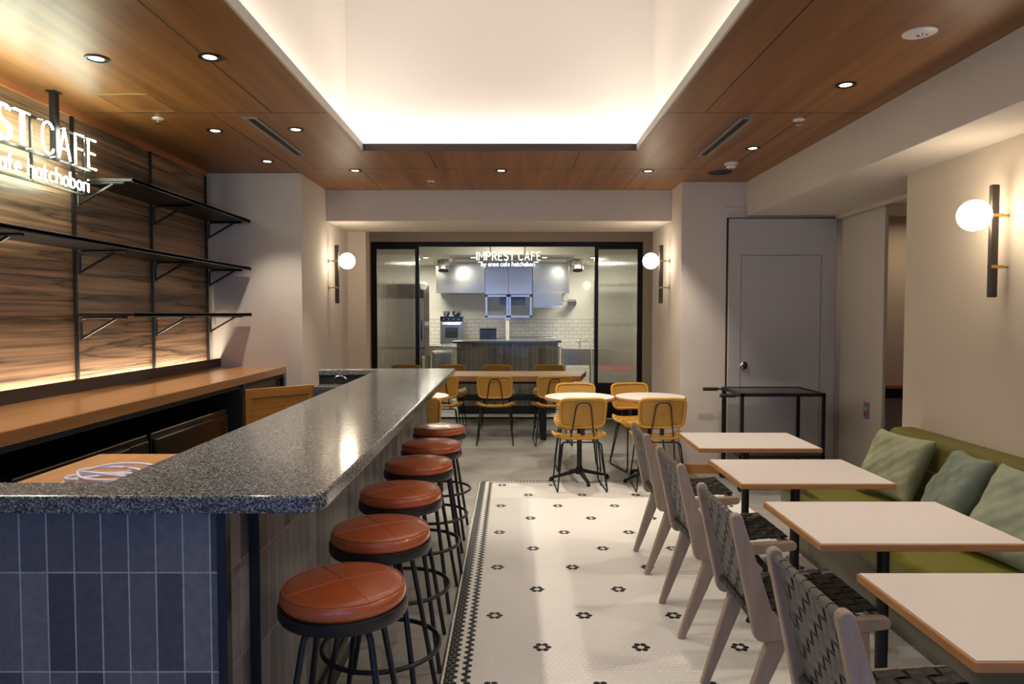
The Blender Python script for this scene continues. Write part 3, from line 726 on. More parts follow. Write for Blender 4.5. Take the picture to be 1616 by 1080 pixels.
def straps(o0, eu, ev, nu, nv, en, amp=.0042, fill=.88):
    m_ = MB(); o0 = Vector(o0); eu = Vector(eu); ev = Vector(ev); en = Vector(en).normalized()
    th = .0026
    def strip(i, along_v):
        n_, k_ = (nu, nv) if along_v else (nv, nu)
        c = (i + .5) / n_; hw = fill / n_ / 2
        e1, e2 = (eu, ev) if along_v else (ev, eu)
        rows = []
        S = 4
        for q in range(k_ * S + 1):
            tt = q / (k_ * S); ce = tt * k_
            idx = int(min(ce, k_ - 1e-6)); ph = (idx // 2 + i) % 2 if True else 0
            up = 1 if ((idx + (i if along_v else i)) // 1) % 2 == (0 if along_v else 1) else -1
            fr_ = ce - idx; sm_ = math.sin(PI * fr_) ** .5 if 0 < fr_ < 1 else 0
            hgt = up * amp * sm_
            rows.append((tt, hgt))
        vs = []; fs = []
        for tt, hgt in rows:
            for sgn in (-1, 1):
                for lay in (-1, 1):
                    vs.append(o0 + e1 * (c + sgn * hw) + e2 * tt + en * (hgt + lay * th / 2))
        for q in range(len(rows) - 1):
            a = q * 4; b = a + 4
            fs += [(a, b, b + 2, a + 2), (a + 1, a + 3, b + 3, b + 1), (a, a + 1, b + 1, b), (a + 2, b + 2, b + 3, a + 3)]
        m_.add(vs, fs)
    for i in range(nu): strip(i, True)
    for j in range(nv): strip(j, False)
    return m_
bdir = (TOP - KN).normalized()
nrm = Vector((bdir.z, 0, -bdir.x))
m_ = straps(KN + Vector((0, -.195, 0)) + bdir * .02, (0, .39, 0), bdir * .355, 8, 8, nrm)
# loops over the top and bottom rail
for i in range(8):
    yc = -.195 + .39 * (i + .5) / 8; hw = .39 / 8 * .43
    for cx_, cz_, a0, a1 in ((-.212, .777, -20, 200),):
        pr_ = [(cx_ + .0135 * math.cos(R(a)), cz_ + .0135 * math.sin(R(a))) for a in range(a0, a1 + 1, 20)]
        vs = [(x, yc + sg * hw, z) for x, z in pr_ for sg in (-1, 1)]
        m_.add(vs, [(2 * q, 2 * q + 1, 2 * q + 3, 2 * q + 2) for q in range(len(pr_) - 1)])
m_.build('back_webbing', M['strap_back'], wc)
sdir = (FR - KN).normalized()
m_ = straps(Vector((-.125, -.195, .438)), (0, .39, 0), sdir * .405, 8, 9, (-sdir.z, 0, sdir.x))
for i in range(8):
    yc = -.195 + .39 * (i + .5) / 8; hw = .39 / 8 * .43
    for cx_, cz_, a0, a1 in ((-.135, .43, 60, 290), ):
        pr_ = [(cx_ + .0145 * math.cos(R(a)), cz_ + .0145 * math.sin(R(a))) for a in range(a0, a1 + 1, 20)]
        vs = [(x, yc + sg * hw, z) for x, z in pr_ for sg in (-1, 1)]
        m_.add(vs, [(2 * q, 2 * q + 1, 2 * q + 3, 2 * q + 2) for q in range(len(pr_) - 1)])
m_.build('seat_webbing', M['strap'], wc)
for i, (x, y) in enumerate([(.965, 1.79), (.965, 2.565), (.965, 3.355), (.965, 4.14)]):
    lb = 'greyed wooden chair with woven black strap back, ' + ['nearest, cut off by the lower edge', 'second from the viewer', 'third from the viewer', 'farthest, beside the rattan chairs'][i]
    if i == 0: wc.location = (x, y, 0); wc['label'] = lb
    else: dup(wc, (x, y, 0), (0, 0, .01, -.01)[i], lb, 'woven leather chairs along the tables')

# ------------------------------------------------------------------ bench and cushions
XF, XB = 1.66, 2.52
for i, (y0, y1) in enumerate([(3.17, 4.38), (1.96, 3.17), (.75, 1.96)]):
    t = thing('bench_seat', 'olive green upholstered wall bench section, ' + ['farthest, below the sage cushion', 'middle, behind the second table', 'nearest, running out of view'][i], 'bench', (0, (y0 + y1) / 2, 0), 0, 'green bench sections')
    h = (y1 - y0) / 2
    MB().box(1.765, -h, 0, XB - .01, h, .30).build('base', M['benchbase'], t)
    MB().box(XF, -h + .004, .301, 2.30, h - .004, .43).build('seat', M['bench'], t, bevel=.035, segs=5)
    MB().box(2.30, -h + .004, .30, XB - .005, h - .004, .60).build('backrest', M['benchback'], t, bevel=.02)
    bk = MB(); pr_ = rrect(2.33, .56, XB - .004, .775, .05)
    M4 = Matrix(((1, 0, 0, 0), (0, 0, 1, -h + .004), (0, 1, 0, 0), (0, 0, 0, 1)))
    bk.prism([(x, z) for x, z in pr_][::-1], 0, 2 * h - .008, 0, M4).build('top_roll', M['benchback'], t, bevel=.02, segs=3)
k = MB().box(-.004, -.045, -.035, 0, .045, .035).build('socket_plate', mat('grey_socket', (.12, .11, .10), .5), None, bevel=.002)
k.location = (1.765, 3.45, .19); tag(k, 'small grey socket plate on the bench base', 'socket')
def cushion(m, label, loc, rot, sz=.42, th=.13, seed=1):
    rnd = random.Random(seed); n = 26; mb = MB(); ph = [rnd.uniform(0, 6) for _ in range(6)]
    def pt(u, v, s):
        a, b = u * 2 - 1, v * 2 - 1
        pin = 1 - .10 * (1 - abs(a) ** 2) * abs(b) ** 4 - 0
        x = a * sz / 2 * (1 - .09 * (1 - b * b) * abs(a) ** 3); y = b * sz / 2 * (1 - .09 * (1 - a * a) * abs(b) ** 3)
        e = max(0, (1 - a ** 4) * (1 - b ** 4)) ** .42
        wr = .006 * math.sin(7 * a + 4 * b + ph[0]) + .005 * math.sin(11 * b - 6 * a + ph[1]) + .004 * math.sin(17 * (a + b) + ph[2])
        return (x, y, s * (th / 2 * e + wr * e))
    for s in (1, -1): mb.grid(lambda u, v: pt(u if s > 0 else 1 - u, v, s), n, n)
    o = mb.build('cushion', m, None, smooth=True, sub=1); o.location = loc; o.rotation_euler = rot
    w_ = o.modifiers.new('w', 'WELD'); w_.merge_threshold = .0005
    o.modifiers.move(1, 0)
    return tag(o, label, 'cushion', 'scatter cushions on the bench')
cushion(M['linen_a'], 'pale sage linen cushion at the far end of the green bench', (2.17, 4.0, .61), (R(4), R(-64), R(12)), .40, .14, 1)
cushion(M['linen_b'], 'blue-grey sage cushion, middle of the three on the bench', (2.15, 3.42, .61), (R(-6), R(-60), R(-10)), .42, .14, 2)
cushion(M['linen_c'], 'grey sage cushion at the right edge of view on the bench', (2.13, 2.92, .61), (R(8), R(-58), R(8)), .44, .14, 3)

# ------------------------------------------------------------------ rattan chairs (facing +Y)
rc = thing('rattan_chair', '', 'chair', (0, 0, 0), 0, 'yellow rattan chairs')
def seat_pt(u, v):
    a = u * 2 - 1; b = v * 2 - 1
    x = a * .215 * (1 - .10 * max(0, -b) ** 3 - .03 * b * b); y = b * .205 * (1 - .06 * a ** 4)
    z = .425 + .030 * a ** 4 + (.045 * max(0, -b - .2) ** 2) - .018 * max(0, b) ** 3
    return (x, y, z)
MB().grid(seat_pt, 18, 18).build('seat', M['rattan'], rc, smooth=True, solid=.022)
ed = [seat_pt(*p) for p in [(i / 16, 0) for i in range(16)] + [(1, i / 16) for i in range(16)] + [(1 - i / 16, 1) for i in range(16)] + [(0, 1 - i / 16) for i in range(16)]]
MB().tube(ed, .013, 8, True).build('seat_binding', M['rattan_edge'], rc, smooth=True)
def back_pt(x, z):       # x -.195..195, z 0..1 height
    y = -.215 - .055 * z + .5 * x * x * 1.2
    return Vector((x, y, .545 + .235 * z))
oc = rrect(-.178, .03, .178, .97, .06, 6); oc = []
bw, bh = .190, .5
pts = []
for q in range(56):
    a = 2 * PI * q / 56; c_, s_ = math.cos(a), math.sin(a); e = .32
    x = bw * math.copysign(abs(c_) ** e, c_) * (.95 + .05 * 1); zz = .5 + .5 * math.copysign(abs(s_) ** e, s_)
    x *= (.93 + .07 * zz)
    pts.append((x, zz))
MB().tube([back_pt(x, z) for x, z in pts], .014, 8, True).build('back_binding', M['rattan_edge'], rc, smooth=True)
m_ = MB(); vs = []; fs = []; nr = 6
for rI in range(nr + 1):
    k_ = 1 - rI / nr * .999
    for x, z in pts: vs.append(back_pt(x * k_, .5 + (z - .5) * k_))
n_ = len(pts)
for rI in range(nr):
    for q in range(n_): q2 = (q + 1) % n_; fs.append((rI * n_ + q, rI * n_ + q2, (rI + 1) * n_ + q2, (rI + 1) * n_ + q))
m_.add(vs, fs).build('backrest', M['rattan'], rc, smooth=True, solid=.010)
MB().tube(fillet([(-.105, -.10, .40), (-.10, -.20, .42), (-.055, -.292, .755), (.055, -.292, .755), (.10, -.20, .42), (.105, -.10, .40)], .05, 6), .006, 8).build('back_wire', M['black'], rc, smooth='auto')
MB().box(-.018, -.222, .475, .018, -.212, .545).build('back_bracket', M['blackmatte'], rc, bevel=.003)
m_ = MB()
m_.tube([(-.15, -.14, .405), (.15, -.14, .405)], .006, 8).tube([(-.15, .13, .405), (.15, .13, .405)], .006, 8).tube([(-.11, -.14, .405), (-.11, .13, .405)], .006, 8).tube([(.11, -.14, .405), (.11, .13, .405)], .006, 8)
m_.build('seat_frame', M['black'], rc, smooth='auto')
for s in (-1, 1):
    MB().tube(fillet([(s * .08, -.14, .405), (s * .165, -.14, .405), (s * .205, -.235, .008), (s * .20, .215, .008), (s * .165, .13, .405), (s * .08, .13, .405)], .035, 5), .0065, 8).tube([(s * .15, -.125, .40), (s * .204, -.225, .012)], .005, 6).build('wire_leg', M['black'], rc, smooth='auto')
RC = [((.57, 6.00), .04, 'near the round table, back to the viewer, left of the pair'), ((1.235, 6.0), -.03, 'behind the woven chairs, back to the viewer, right of the pair'),
      ((.625, 6.74), PI, 'facing the viewer across the left round table'), ((1.215, 6.76), PI + .22, 'facing the viewer across the right round table'),
      ((-.80, 6.02), .1, 'mostly hidden by the end of the bar'),
      ((-.79, 8.06), 0, 'on the near side of the long table, half hidden by the bar'), ((-.19, 8.05), 0, 'on the near side of the long table, in the middle'),
      ((.455, 8.05), .06, 'on the near side of the long table, right end'),
      ((-1.42, 9.24), PI, 'on the far side of the long table, leftmost'), ((-.82, 9.24), PI, 'on the far side of the long table, second from the left'),
      ((-.195, 9.24), PI, 'on the far side of the long table, third from the left'), ((.50, 9.24), PI, 'on the far side of the long table, rightmost')]
for i, ((x, y), rz, s_) in enumerate(RC):
    lb = 'yellow rattan chair ' + s_
    if i == 0: rc.location = (x, y, 0); rc.rotation_euler.z = rz; rc['label'] = lb
    else: dup(rc, (x, y, 0), rz, lb, 'yellow rattan chairs')
# round tables
rt = thing('round_table', '', 'table', (0, 0, 0), 0, 'white round tables')
MB().lathe([(.309, .715), (.311, .72), (.311, .74), (.309, .743)], (0, 0, 0), 72).build('wooden_edge', M['edge'], rt, smooth='auto')
MB().lathe([(.303, .741), (.303, .745)], (0, 0, 0), 72).build('laminate_top', M['laminate'], rt, smooth='auto')
star_base(rt, .715, .27)
for i, (x, y, s_) in enumerate([(.597, 6.25, 'between two rattan chairs, left of the pair'), (1.222, 6.25, 'against the right pier'), (-.87, 6.3, 'mostly hidden behind the end of the bar')]):
    lb = 'white round table with wooden edge ' + s_
    if i == 0: rt.location = (x, y, 0); rt['label'] = lb
    else: dup(rt, (x, y, 0), (0, .25, 0)[i], lb, 'white round tables')
# long table
t = thing('long_table', 'long wooden communal table with black legs before the kitchen glass', 'table', (0, 8.5, 0))
MB().prism([(-1.75, -.37), (.79, -.37), (.93, .37), (-1.75, .37)], .695, .757).build('tabletop', M['tablewood'], t, bevel=.006)
MB().box(-1.6, -.20, .65, .72, -.17, .694).box(-1.6, .17, .65, .72, .20, .694).build('apron', M['black'], t)
for x in (-1.5, .37):
    MB().box(x - .032, -.26, 0, x + .032, -.21, .694).box(x - .032, .21, 0, x + .032, .26, .694).box(x - .032, -.21, 0, x + .032, .21, .04).box(x - .032, -.21, .654, x + .032, .21, .694).build('leg', M['black'], t)

# ------------------------------------------------------------------ black trolley
t = thing('trolley', 'black metal trolley with push handles before the grey door', 'trolley', (0, 0, 0))
x0, x1, y0, y1, zt = 1.88, 2.575, 5.80, 6.34, .82
for x in (x0, x1 - .025):
    for y in (y0, y1 - .025):
        lg_ = MB().box(x, y, .07, x + .025, y + .025, zt - .003).build('leg', M['black'], t)
        w_ = MB().lathe([(.03, -.01), (.03, .01)], (x + .012, y + .012, .03), 20, 0, Matrix.Rotation(R(90), 4, 'X'))
        w_.box(x, y + .002, .045, x + .025, y + .022, .075).build('castor', M['blackmatte'], lg_, smooth='auto')
MB().box(x0, y0, zt - .028, x1, y0 + .025, zt).box(x0, y1 - .025, zt - .028, x1, y1, zt).box(x0, y0 + .025, zt - .028, x0 + .025, y1 - .025, zt).box(x1 - .025, y0 + .025, zt - .028, x1, y1 - .025, zt).build('top_frame', M['black'], t)
MB().box(x0 + .025, y0 + .025, zt - .012, x1 - .025, y1 - .025, zt - .004).build('top_shelf', M['blackgloss'], t)
MB().box(x0, y0, .28, x1, y1, .305).build('lower_shelf', M['black'], t)
for y in (y0 + .012, y1 - .012):
    MB().tube([(x0 + .01, y, zt - .02), (x0 - .19 + .03, y, zt - .02)], .008, 8).tube([(x0 - .04, y, zt - .02), (x0 - .17, y, zt - .02)], .016, 12).build('handle', M['black'], t, smooth='auto')

# ------------------------------------------------------------------ kitchen glass front
f = MB()
f.box(-1.96, 9.90, 2.43, 1.815, 9.97, 2.475).box(-1.96, 9.90, 0, -1.915, 9.97, 2.43).box(1.77, 9.90, 0, 1.815, 9.97, 2.43)
struct('door_2', f, M['black'])
def leaf(n, x0, x1, gx0, gx1):
    m_ = MB().box(x0, 9.885, 0.01, gx0, 9.925, 2.43).box(gx1, 9.885, 0.01, x1, 9.925, 2.43).box(gx0, 9.885, 2.37, gx1, 9.925, 2.43).box(gx0, 9.885, .01, gx1, 9.925, .51)
    o = struct('door_%d' % n, m_, M['black'], bevel=.002)
    g = MB().box(gx0, 9.90, .51, gx1, 9.91, 2.37).build('ribbed_pane', M['ribbed'], o)
leaf(3, -1.915, -1.29, -1.88, -1.345); leaf(4, 1.15, 1.77, 1.20, 1.745)
f = MB().box(-1.29, 9.935, 0.0, 1.15, 9.96, .02).box(-1.29, 9.935, 2.41, 1.15, 9.96, 2.43)
o = struct('window_2', f, M['black']); MB().box(-1.29, 9.944, .02, 1.15, 9.950, 2.41).build('pane', M['glass'], o)

# ------------------------------------------------------------------ kitchen
KY = 13.5
struct('wall_back', MB().box(-3.1, KY, 0, 3.1, KY + .1, 2.75), M['kwall'])
struct('wall_back', MB().box(-3.0, KY - .012, 0, 3.0, KY, 1.39), M['subway'])
struct('wall_left', MB().box(-3.1, 10.0, 0, -3.0, KY, 2.75), M['kwall']); struct('wall_right', MB().box(3.0, 10.0, 0, 3.1, KY, 2.75), M['kwall'])
struct('ceiling', MB().box(-3.0, 10.0, 2.67, 3.0, 11.1, 2.75).box(-3.0, 11.1, 2.395, 3.0, KY, 2.75), M['kwall'])
t = thing('kitchen_island', 'tiled island counter with grey speckled top behind the glass', 'counter', (-.07, 10.4, 0))
pl = [(-.74, 0), (.55, 0), (.76, .22), (.76, .6), (-.74, .6)]
MB().prism([(x, y) for x, y in pl], .12, 1.04).build('tiled_body', M['tile_island'], t)
MB().prism([(-.72, .02), (.53, .02), (.73, .23), (.73, .58), (-.72, .58)], 0, .12).build('plinth', M['black'], t)
MB().prism([(-.80, -.05), (.57, -.05), (.81, .2), (.81, .64), (-.80, .64)], 1.04, 1.078).build('countertop', M['terrazzo'], t, bevel=.006)
MB().box(-.745, -.012, .20, .55, 0, .29).build('band', M['black'], t)
# fridge
t = thing('tall_fridge', 'tall steel fridge at the left edge of the kitchen glass', 'fridge', (-1.75, 11.6, 0))
MB().box(-.38, -.35, .1, .36, .35, 1.95).build('body', M['steeld'], t, bevel=.008)
d1_ = MB().box(-.37, -.37, .12, .352, -.35, .92).build('door', M['steel'], t, bevel=.006); d2_ = MB().box(-.37, -.37, .94, .352, -.35, 1.72).build('door', M['steel'], t, bevel=.006)
MB().box(-.37, -.365, 1.74, .352, -.35, 1.93).build('grille_panel', M['steeld'], t)
MB().tube(fillet([(.32, -.37, 1.05), (.32, -.41, 1.07), (.32, -.41, 1.35), (.32, -.37, 1.37)], .02), .008, 8).build('handle', M['black'], d2_, smooth='auto'); MB().tube(fillet([(.32, -.37, .55), (.32, -.41, .57), (.32, -.41, .85), (.32, -.37, .87)], .02), .008, 8).build('handle', M['black'], d1_, smooth='auto')
m_ = MB()
for x in (-.33, .31):
    for y in (-.3, .3): m_.cyl((x, y, 0), .02, 0, .1, 12)
m_.build('feet', M['steel'], t)
# work table along the wall
t = thing('steel_worktable', 'long steel worktable along the tiled kitchen wall', 'worktable', (-.35, 13.15, 0))
MB().box(-1.25, -.33, .86, 1.25, .33, .90).build('top', M['steel'], t, bevel=.004)
MB().box(-1.2, -.3, .2, 1.2, .3, .23).build('undershelf', M['steel'], t)
for x in (-1.2, 1.2):
    for y in (-.28, .28): MB().cyl((x, y, 0), .02, 0, .86, 12).build('leg', M['steel'], t, smooth='auto')
t = thing('steel_cabinet', 'small steel cabinet with dark recessed handle left of the island', 'cabinet', (-1.14, 11.75, 0))
MB().box(-.16, -.2, .03, .16, .3, .86).build('body', M['steel'], t, bevel=.005)
dr_ = MB().box(-.15, -.215, .06, .15, -.2, .84).build('door', M['steel'], t, bevel=.004); MB().box(-.03, -.218, .52, .04, -.214, .66).build('handle_recess', M['blackmatte'], dr_)
t = thing('steel_bin', 'round steel bin with rim beside the fridge', 'bin', (-1.32, 11.0, 0))
MB().lathe([(.075, 0), (.08, .02), (.08, .80)], (0, 0, 0), 28).build('drum', M['steel'], t, smooth='auto'); ring(MB(), .07, .086, .79, .83).build('rim', M['chrome'], t)
# oven with bowls
t = thing('oven', 'steel countertop oven with dark window and black control strip', 'oven', (-1.095, 13.05, .90))
MB().box(-.205, -.2, .02, .205, .2, .50).build('body', M['steel'], t, bevel=.006)
dr_ = MB().box(-.19, -.218, .06, .19, -.2, .42).build('door', M['steel'], t, bevel=.005); MB().box(-.115, -.221, .14, .115, -.217, .33).build('window', M['ovenglass'], dr_)
cp_ = MB().box(-.205, -.21, .44, .205, -.2, .53).box(-.205, -.2, .50, .205, .2, .53).build('control_panel', M['blackgloss'], t)
MB().tube([(-.16, -.235, .39), (.16, -.235, .39)], .009, 8).build('handle', M['chrome'], dr_, smooth='auto')
m_ = MB()
for q in range(4): disc_y(MB(), -.14 + q * .09, -.21, .475, .013, .014, 0, 14).build('knob', M['chrome'], cp_, smooth='auto')
for o_ in (): pass
MB().box(-.19, -.18, 0, .19, .18, .02).build('feet', M['black'], t)
for x, s_, r_ in ((-1.20, 'left', .07), (-1.02, 'right', .095)):
    m_ = MB().lathe([(r_ * .5, 0), (r_ * .85, .03), (r_, .09), (r_ + .008, .092), (r_ * .93, .085), (r_ * .78, .035), (r_ * .4, .01)], (0, 0, 0), 28)
    o = m_.build('mixing_bowl', M['steel'], None, smooth='auto'); o.location = (x, 13.05 - (.03 if x < -1.1 else -.03), 1.43); tag(o, 'steel bowl on top of the oven, the %s one' % s_, 'bowl', 'steel bowls on the oven')
# black box
t = thing('toaster_box', 'dark blue-black boxy appliance with lid on the worktable', 'appliance', (-.44, 13.1, .90))
MB().box(-.15, -.12, .0, .15, .12, .27).build('body', mat('blue_black_enamel', (.02, .028, .05), .3), t, bevel=.008); MB().box(-.155, -.125, .27, .155, .125, .31).build('lid', M['black'], t, bevel=.006)
t = thing('griddle', 'low steel griddle on the worktable behind the island', 'griddle', (.28, 13.1, .90))
MB().box(-.5, -.2, 0, .5, .2, .14).build('body', M['steel'], t, bevel=.006); MB().box(-.46, -.17, .14, .46, .17, .15).build('plate', M['steeld'], t); MB().tube([(.25, -.21, .10), (.45, -.21, .10)], .008, 8).build('handle', M['chrome'], t)
# hoods
def hood(name, label, x0, x1, z0, z1, y0, m):
    t = thing(name, label, 'extractor hood', ((x0 + x1) / 2, y0, z0), 0, 'kitchen hoods')
    w_ = (x1 - x0) / 2
    MB().box(-w_, 0, .03, w_, KY - .05 - y0, z1 - z0).build('canopy', m, t, bevel=.004); MB().box(-w_ - .006, -.006, 0, w_ + .006, KY - .05 - y0, .03).build('rim', M['steel'], t)
hood('extractor_hood', 'steel extractor hood above the oven', -1.36, -.485, 1.85, 2.39, 12.75, M['steel'])
hood('extractor_hood', 'tall steel extractor hood at the right of the blue panels', .37, 1.02, 1.85, 2.39, 12.75, M['steel'])
t = thing('blue_reflection', 'pale blue panels with two panes, solid stand-in for the storefront reflection', 'cupboard', (-.06, 12.55, 1.41))  # reflection of the storefront window, built as added blue panels
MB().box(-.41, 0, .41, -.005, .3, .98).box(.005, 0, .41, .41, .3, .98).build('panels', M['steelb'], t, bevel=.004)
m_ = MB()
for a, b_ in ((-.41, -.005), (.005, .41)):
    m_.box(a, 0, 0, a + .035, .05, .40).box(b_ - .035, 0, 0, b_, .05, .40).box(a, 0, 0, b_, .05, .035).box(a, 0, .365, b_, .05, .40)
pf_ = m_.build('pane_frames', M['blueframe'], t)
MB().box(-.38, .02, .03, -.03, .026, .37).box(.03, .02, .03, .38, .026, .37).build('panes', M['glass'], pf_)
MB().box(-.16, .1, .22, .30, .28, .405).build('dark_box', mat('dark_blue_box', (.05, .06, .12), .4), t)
t = thing('stand_pipe', 'thin white pipe rising behind the island', 'pipe', (-.08, 12.4, 0))
MB().cyl((0, 0, 0), .03, 0, 1.40, 16).build('pipe', M['white'], t, smooth='auto'); MB().cyl((0, 0, 0), .045, 1.37, 1.41, 16).build('collar', M['blueframe'], t, smooth='auto')
t = thing('grill_canopy', 'lower steel canopy box under the right hood', 'canopy', (.62, 12.55, 1.60))
MB().box(-.25, 0, 0, .27, .2, .25).build('box', M['steel'], t, bevel=.01); MB().box(-.255, -.006, -.012, .275, .2, .0).build('lip', M['chrome'], t)
for x, s_, y in ((-1.16, 'left', 12.1), (1.10, 'right', 12.0)):
    t = thing('air_duct', 'silver air nozzle under the kitchen ceiling on the %s' % s_, 'air duct', (x, y, 2.395), 0, 'kitchen air nozzles')
    MB().lathe([(.19, 0), (.185, -.03), (.15, -.09), (.11, -.13)], (0, 0, 0), 32).build('cone', M['steel'], t, smooth='auto')
    Mr = Matrix.Rotation(R(-18), 4, 'X')
    MB().lathe([(.10, -.10), (.10, -.20), (.085, -.20), (.08, -.13)], (0, 0, 0), 28, 0, Mr).build('spout', M['steel'], t, smooth='auto')
    MB().lathe([(.082, -.185), (.08, -.188)], (0, 0, 0), 28, 0, Mr).build('mouth', M['blackmatte'], t)
# sink
t = thing('kitchen_sink', 'steel sink on legs with wall taps right of the island', 'sink', (1.2, 12.3, 0))
MB().box(-.33, -.3, .60, .27, .3, .86).build('basin', M['steel'], t, bevel=.01)
MB().box(-.34, -.31, .86, .30, .31, .885).build('rim', M['steel'], t, bevel=.006)
for x, y in ((.25, -.27), (-.3, -.27), (.25, .27), (-.3, .27)): MB().cyl((x, y, 0), .022, 0, .6, 12).build('leg', M['steel'], t, smooth='auto')
MB().tube(fillet([(.0, .25, .885), (.0, .25, 1.03), (-.05, .05, 1.02), (-.05, .02, .97)], .04), .012, 8).tube([(-.14, .24, .97), (.14, .24, 1.0)], .012, 8).build('mixer_tap', M['chrome'], t, smooth='auto')
t = thing('steel_post', 'slim steel post with collar at the right of the kitchen glass', 'post', (1.27, 11.4, 0))
MB().cyl((0, 0, 0), .022, 0, .90, 14).build('tube', M['steel'], t, smooth='auto'); MB().cyl((0, 0, 0), .034, .42, .45, 14).build('collar', M['chrome'], t, smooth='auto')
t = thing('spray_arm', 'small wall-mounted steel swing arm beside the right hood', 'arm', (1.0, 13.2, 1.72))
MB().tube([(-.22, -.3, .05), (-.05, -.25, -.01), (.12, .2, -.01)], .012, 8).build('arm', M['chrome'], t, smooth='auto'); MB().box(.08, .02, -.07, .2, .26, -.01).build('head', M['steeld'], t); MB().box(.07, .26, -.09, .21, .298, .03).build('wall_plate', M['steel'], t)
for nm, x, lb in (('left', -2.35, 'tall steel shelf rack blurred behind the left ribbed glass'), ('right', 1.95, 'tall steel shelf rack blurred behind the right ribbed glass')):
    t = thing('shelf_rack', lb, 'shelf rack', (x, 13.0, 0), 0, 'kitchen shelf racks')
    for z in (.45, .86, 1.30, 2.02):
        MB().box(-.42, -.25, z - .04, .42, .25, z).build('shelf_board', M['steel'], t, bevel=.004)
    for x_ in (-.41, .41):
        for y_ in (-.24, .24): MB().cyl((x_, y_, 0), .015, 0, 2.1, 10).build('post', M['steel'], t, smooth='auto')
o = MB().box(-.30, -.18, 0, .30, .18, .085).build('tray', mat('pink_red_plastic', (.65, .12, .12), .4), None, bevel=.01); o.location = (2.0, 13.0, .45)
tag(o, 'pinkish red tray blurred behind the right ribbed glass', 'tray')
# kitchen ceiling: vent and lamps
t = thing('kitchen_ceiling_vent', 'long flat ventilation panel in the kitchen ceiling', 'vent', (0, 11.7, 2.395))
MB().box(-1.0, -.2, -.012, 1.0, .2, 0).build('panel', M['greypaint'], t); MB().box(-.95, -.15, -.016, .95, .15, -.012).build('grille', mat('vent_grey', (.32, .30, .27), .6), t)
kl = None
for i, (x, y, s_) in enumerate([(-1.38, 11.4, 'far left'), (1.3, 11.4, 'far right'), (-.55, 12.3, 'left of the sign'), (.42, 12.3, 'right of the sign'), (-.62, 11.35, 'left, nearer the glass'), (.52, 11.35, 'right, nearer the glass')]):
    lb = 'small lit kitchen ceiling lamp, ' + s_
    if i == 0:
        kl = thing('kitchen_downlight', lb, 'downlight', (x, y, 2.383), 0, 'kitchen ceiling lamps')
        MB().lathe([(.05, 0), (.048, -.012)], (0, 0, 0), 24).build('rim', M['white'], kl); MB().lathe([(.04, -.012), (.036, -.016)], (0, 0, 0), 24).build('lamp', M['lamp'], kl)
    else: dup(kl, (x, y, 2.383), 0, lb, 'kitchen ceiling lamps')

# ------------------------------------------------------------------ neon signs
def G(*s): return s
def A(cx, cy, rx, ry, a0, a1, n=10): return [(cx + rx * math.cos(R(a0 + (a1 - a0) * i / n)), cy + ry * math.sin(R(a0 + (a1 - a0) * i / n))) for i in range(n + 1)]
CAP = {   # width, strokes
    'I': (.0, [[(0, 0), (0, 1)]]),
    'M': (.66, [[(0, 0), (0, 1), (.33, .35), (.66, 1), (.66, 0)]]),
    'P': (.48, [[(0, 0), (0, 1), (.25, 1)] + A(.25, .74, .23, .26, 90, -90) + [(0, .48)]]),
    'R': (.50, [[(0, 0), (0, 1), (.25, 1)] + A(.25, .74, .23, .26, 90, -90) + [(0, .48)], [(.24, .48), (.50, 0)]]),
    'E': (.42, [[(.42, 1), (0, 1), (0, 0), (.42, 0)], [(0, .52), (.36, .52)]]),
    'S': (.48, [A(.24, .76, .22, .24, 30, 270, 12)[0:] + A(.24, .26, .24, .26, 90, -150, 12)]),
    'T': (.50, [[(0, 1), (.5, 1)], [(.25, 1), (.25, 0)]]),
    'C': (.50, [A(.28, .68, .26, .32, 25, 180, 8) + A(.28, .32, .26, .32, 180, 335, 8)]),
    'A': (.56, [[(0, 0), (.28, 1), (.56, 0)], [(.10, .33), (.46, .33)]]),
    'F': (.42, [[(.42, 1), (0, 1), (0, 0)], [(0, .52), (.36, .52)]]),
    'a': (.40, [A(.2, .3, .19, .3, 0, 360, 14), [(.39, .6), (.39, 0)]]), 'n': (.38, [[(0, 0), (0, .6)], [(0, .4)] + A(.19, .38, .19, .22, 160, 0) + [(.38, 0)]]),
    'b': (.40, [[(0, 1), (0, 0)], A(.2, .3, .19, .3, 0, 360, 14)]), 'y': (.38, [[(0, .6), (.19, .05)], [(.38, .6), (.12, -.28), (.02, -.28)]]),
    'e': (.40, [[(.02, .3), (.39, .3)] + A(.2, .3, .19, .3, 0, 310, 12)]), 'c': (.36, [A(.2, .3, .19, .3, 50, 310, 12)]),
    'f': (.26, [[(.08, 0), (.08, .8)] + A(.2, .8, .12, .2, 180, 70, 5), [(-.02, .6), (.24, .6)]]), 'h': (.38, [[(0, 0), (0, 1)], [(0, .4)] + A(.19, .38, .19, .22, 160, 0) + [(.38, 0)]]),
    't': (.26, [[(.08, .9), (.08, .15)] + A(.18, .12, .10, .12, 180, 290, 5), [(-.02, .6), (.24, .6)]]), 'o': (.40, [A(.2, .3, .19, .3, 0, 360, 14)]),
    'r': (.26, [[(0, 0), (0, .6)], [(0, .4)] + A(.16, .42, .16, .18, 170, 60, 5)]), 'i': (.0, [[(0, 0), (0, .6)], [(0, .82), (0, .88)]]),
}
def width(txt, sp): return sum((CAP[c][0] + sp) if c != ' ' else .34 for c in txt) - sp
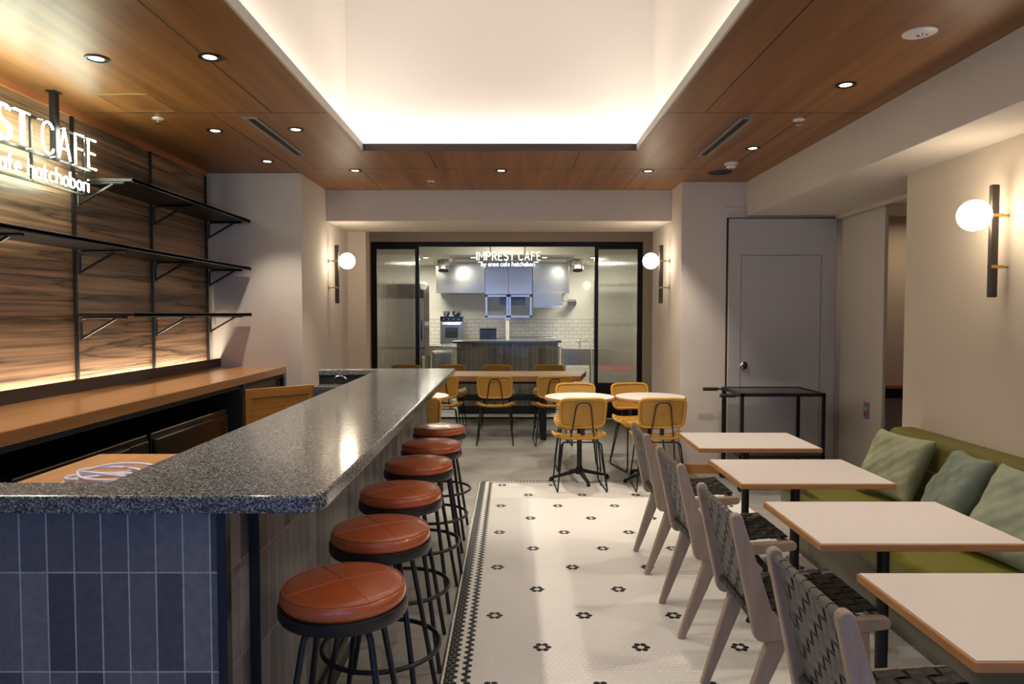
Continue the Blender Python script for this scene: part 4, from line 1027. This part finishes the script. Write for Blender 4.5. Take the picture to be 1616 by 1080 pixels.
def letters(parent, m, txt, ox, oz, h, r, plane, double=0, sp=.22, total=None, y=0):
    """one mesh per letter; plane maps (s, z, depth) to local coordinates"""
    kx = 1 if total is None else total / (width(txt, sp) * h)
    x = 0
    for ch in txt:
        if ch == ' ': x += .34; continue
        wd, ss = CAP[ch]; mb = MB()
        for s_ in ss:
            for o_ in ((0,) if not double else (-double, double)):
                pts = [plane(ox + (x + px) * h * kx + o_ * h, oz + pz * h * (1 if not double else 1) - (0), y) for px, pz in s_]
                mb.tube(pts, r, 8)
        mb.build('letter', m, parent, smooth='auto')
        x += wd + sp
# sign hanging before the veneered wall (reads along +Y)
t = thing('neon_sign', 'glowing white neon lettering on a black frame at the veneered wall', 'neon sign', (-2.44, 2.82, 2.16))
pl1 = lambda s, z, d: (-d, s, z)
pl1 = lambda s, z, d: (d, s, z)
letters(t, M['neon'], 'IMPREST', 0, .155, .165, .0045, pl1, double=.07, sp=.27, total=.80)
letters(t, M['neon'], 'CAFE', .905, .155, .165, .0055, pl1, sp=.28, total=.475)
letters(t, M['neon'], 'by anea cafe hatchobori', .10, .012, .082, .0042, pl1, sp=.17, total=1.20)
m_ = MB()
for z in (.145, .325): m_.beam((-.03, -.02, z), (-.03, 1.40, z), .014, .014, side=(0, 0, 1))
m_.beam((-.03, .08, -.004), (-.03, 1.31, -.004), .012, .012, side=(0, 0, 1))
for y_ in (.08, .45, .86, 1.31): m_.beam((-.03, y_, -.004), (-.03, y_, .325), .012, .012, side=(1, 0, 0))
m_.build('frame', M['black'], t)
for y_ in (.18, 1.06): MB().box(-.05, y_ - .017, .145, -.016, y_ + .017, CZ - 2.16 - .006).box(-.06, y_ - .03, CZ - 2.16 - .006, -.006, y_ + .03, CZ - 2.16).build('hanger', M['blackmatte'], t)
gh = mat('glass_holders', (.35, .4, .4), .3)
for q in range(14):
    y_ = .05 + q * .095; MB().tube([(-.026, y_, .145 + (q % 2) * .18), (0, y_ + .01, .152 + (q % 2) * .17)], .004, 6).build('tube_holder', gh, t)
# reflected sign, built as added glowing letters in the kitchen
t = thing('neon_sign', 'small glowing white lettering on rods, added in place of a reflected neon sign', 'neon sign', (-.56, 10.75, 2.20))
pl2 = lambda s, z, d: (s, d, z)
letters(t, M['neon2'], 'IMPREST', .03, .085, .120, .0068, pl2, sp=.27, total=.56)
letters(t, M['neon2'], 'CAFE', .66, .085, .120, .0048, pl2, sp=.26, total=.33)
letters(t, M['neon2'], 'by anea cafe hatchobori', .10, -.005, .062, .0034, pl2, sp=.17, total=.80)
MB().tube([(.235, .015, -.01), (.235, .015, .47)], .009, 8).tube([(.755, .015, -.01), (.755, .015, .47)], .009, 8).build('hanging_rods', M['darkmetal'], t)
MB().tube([(0, .012, .085), (1.0, .012, .085)], .004, 6).build('crossbar', M['darkmetal'], t)
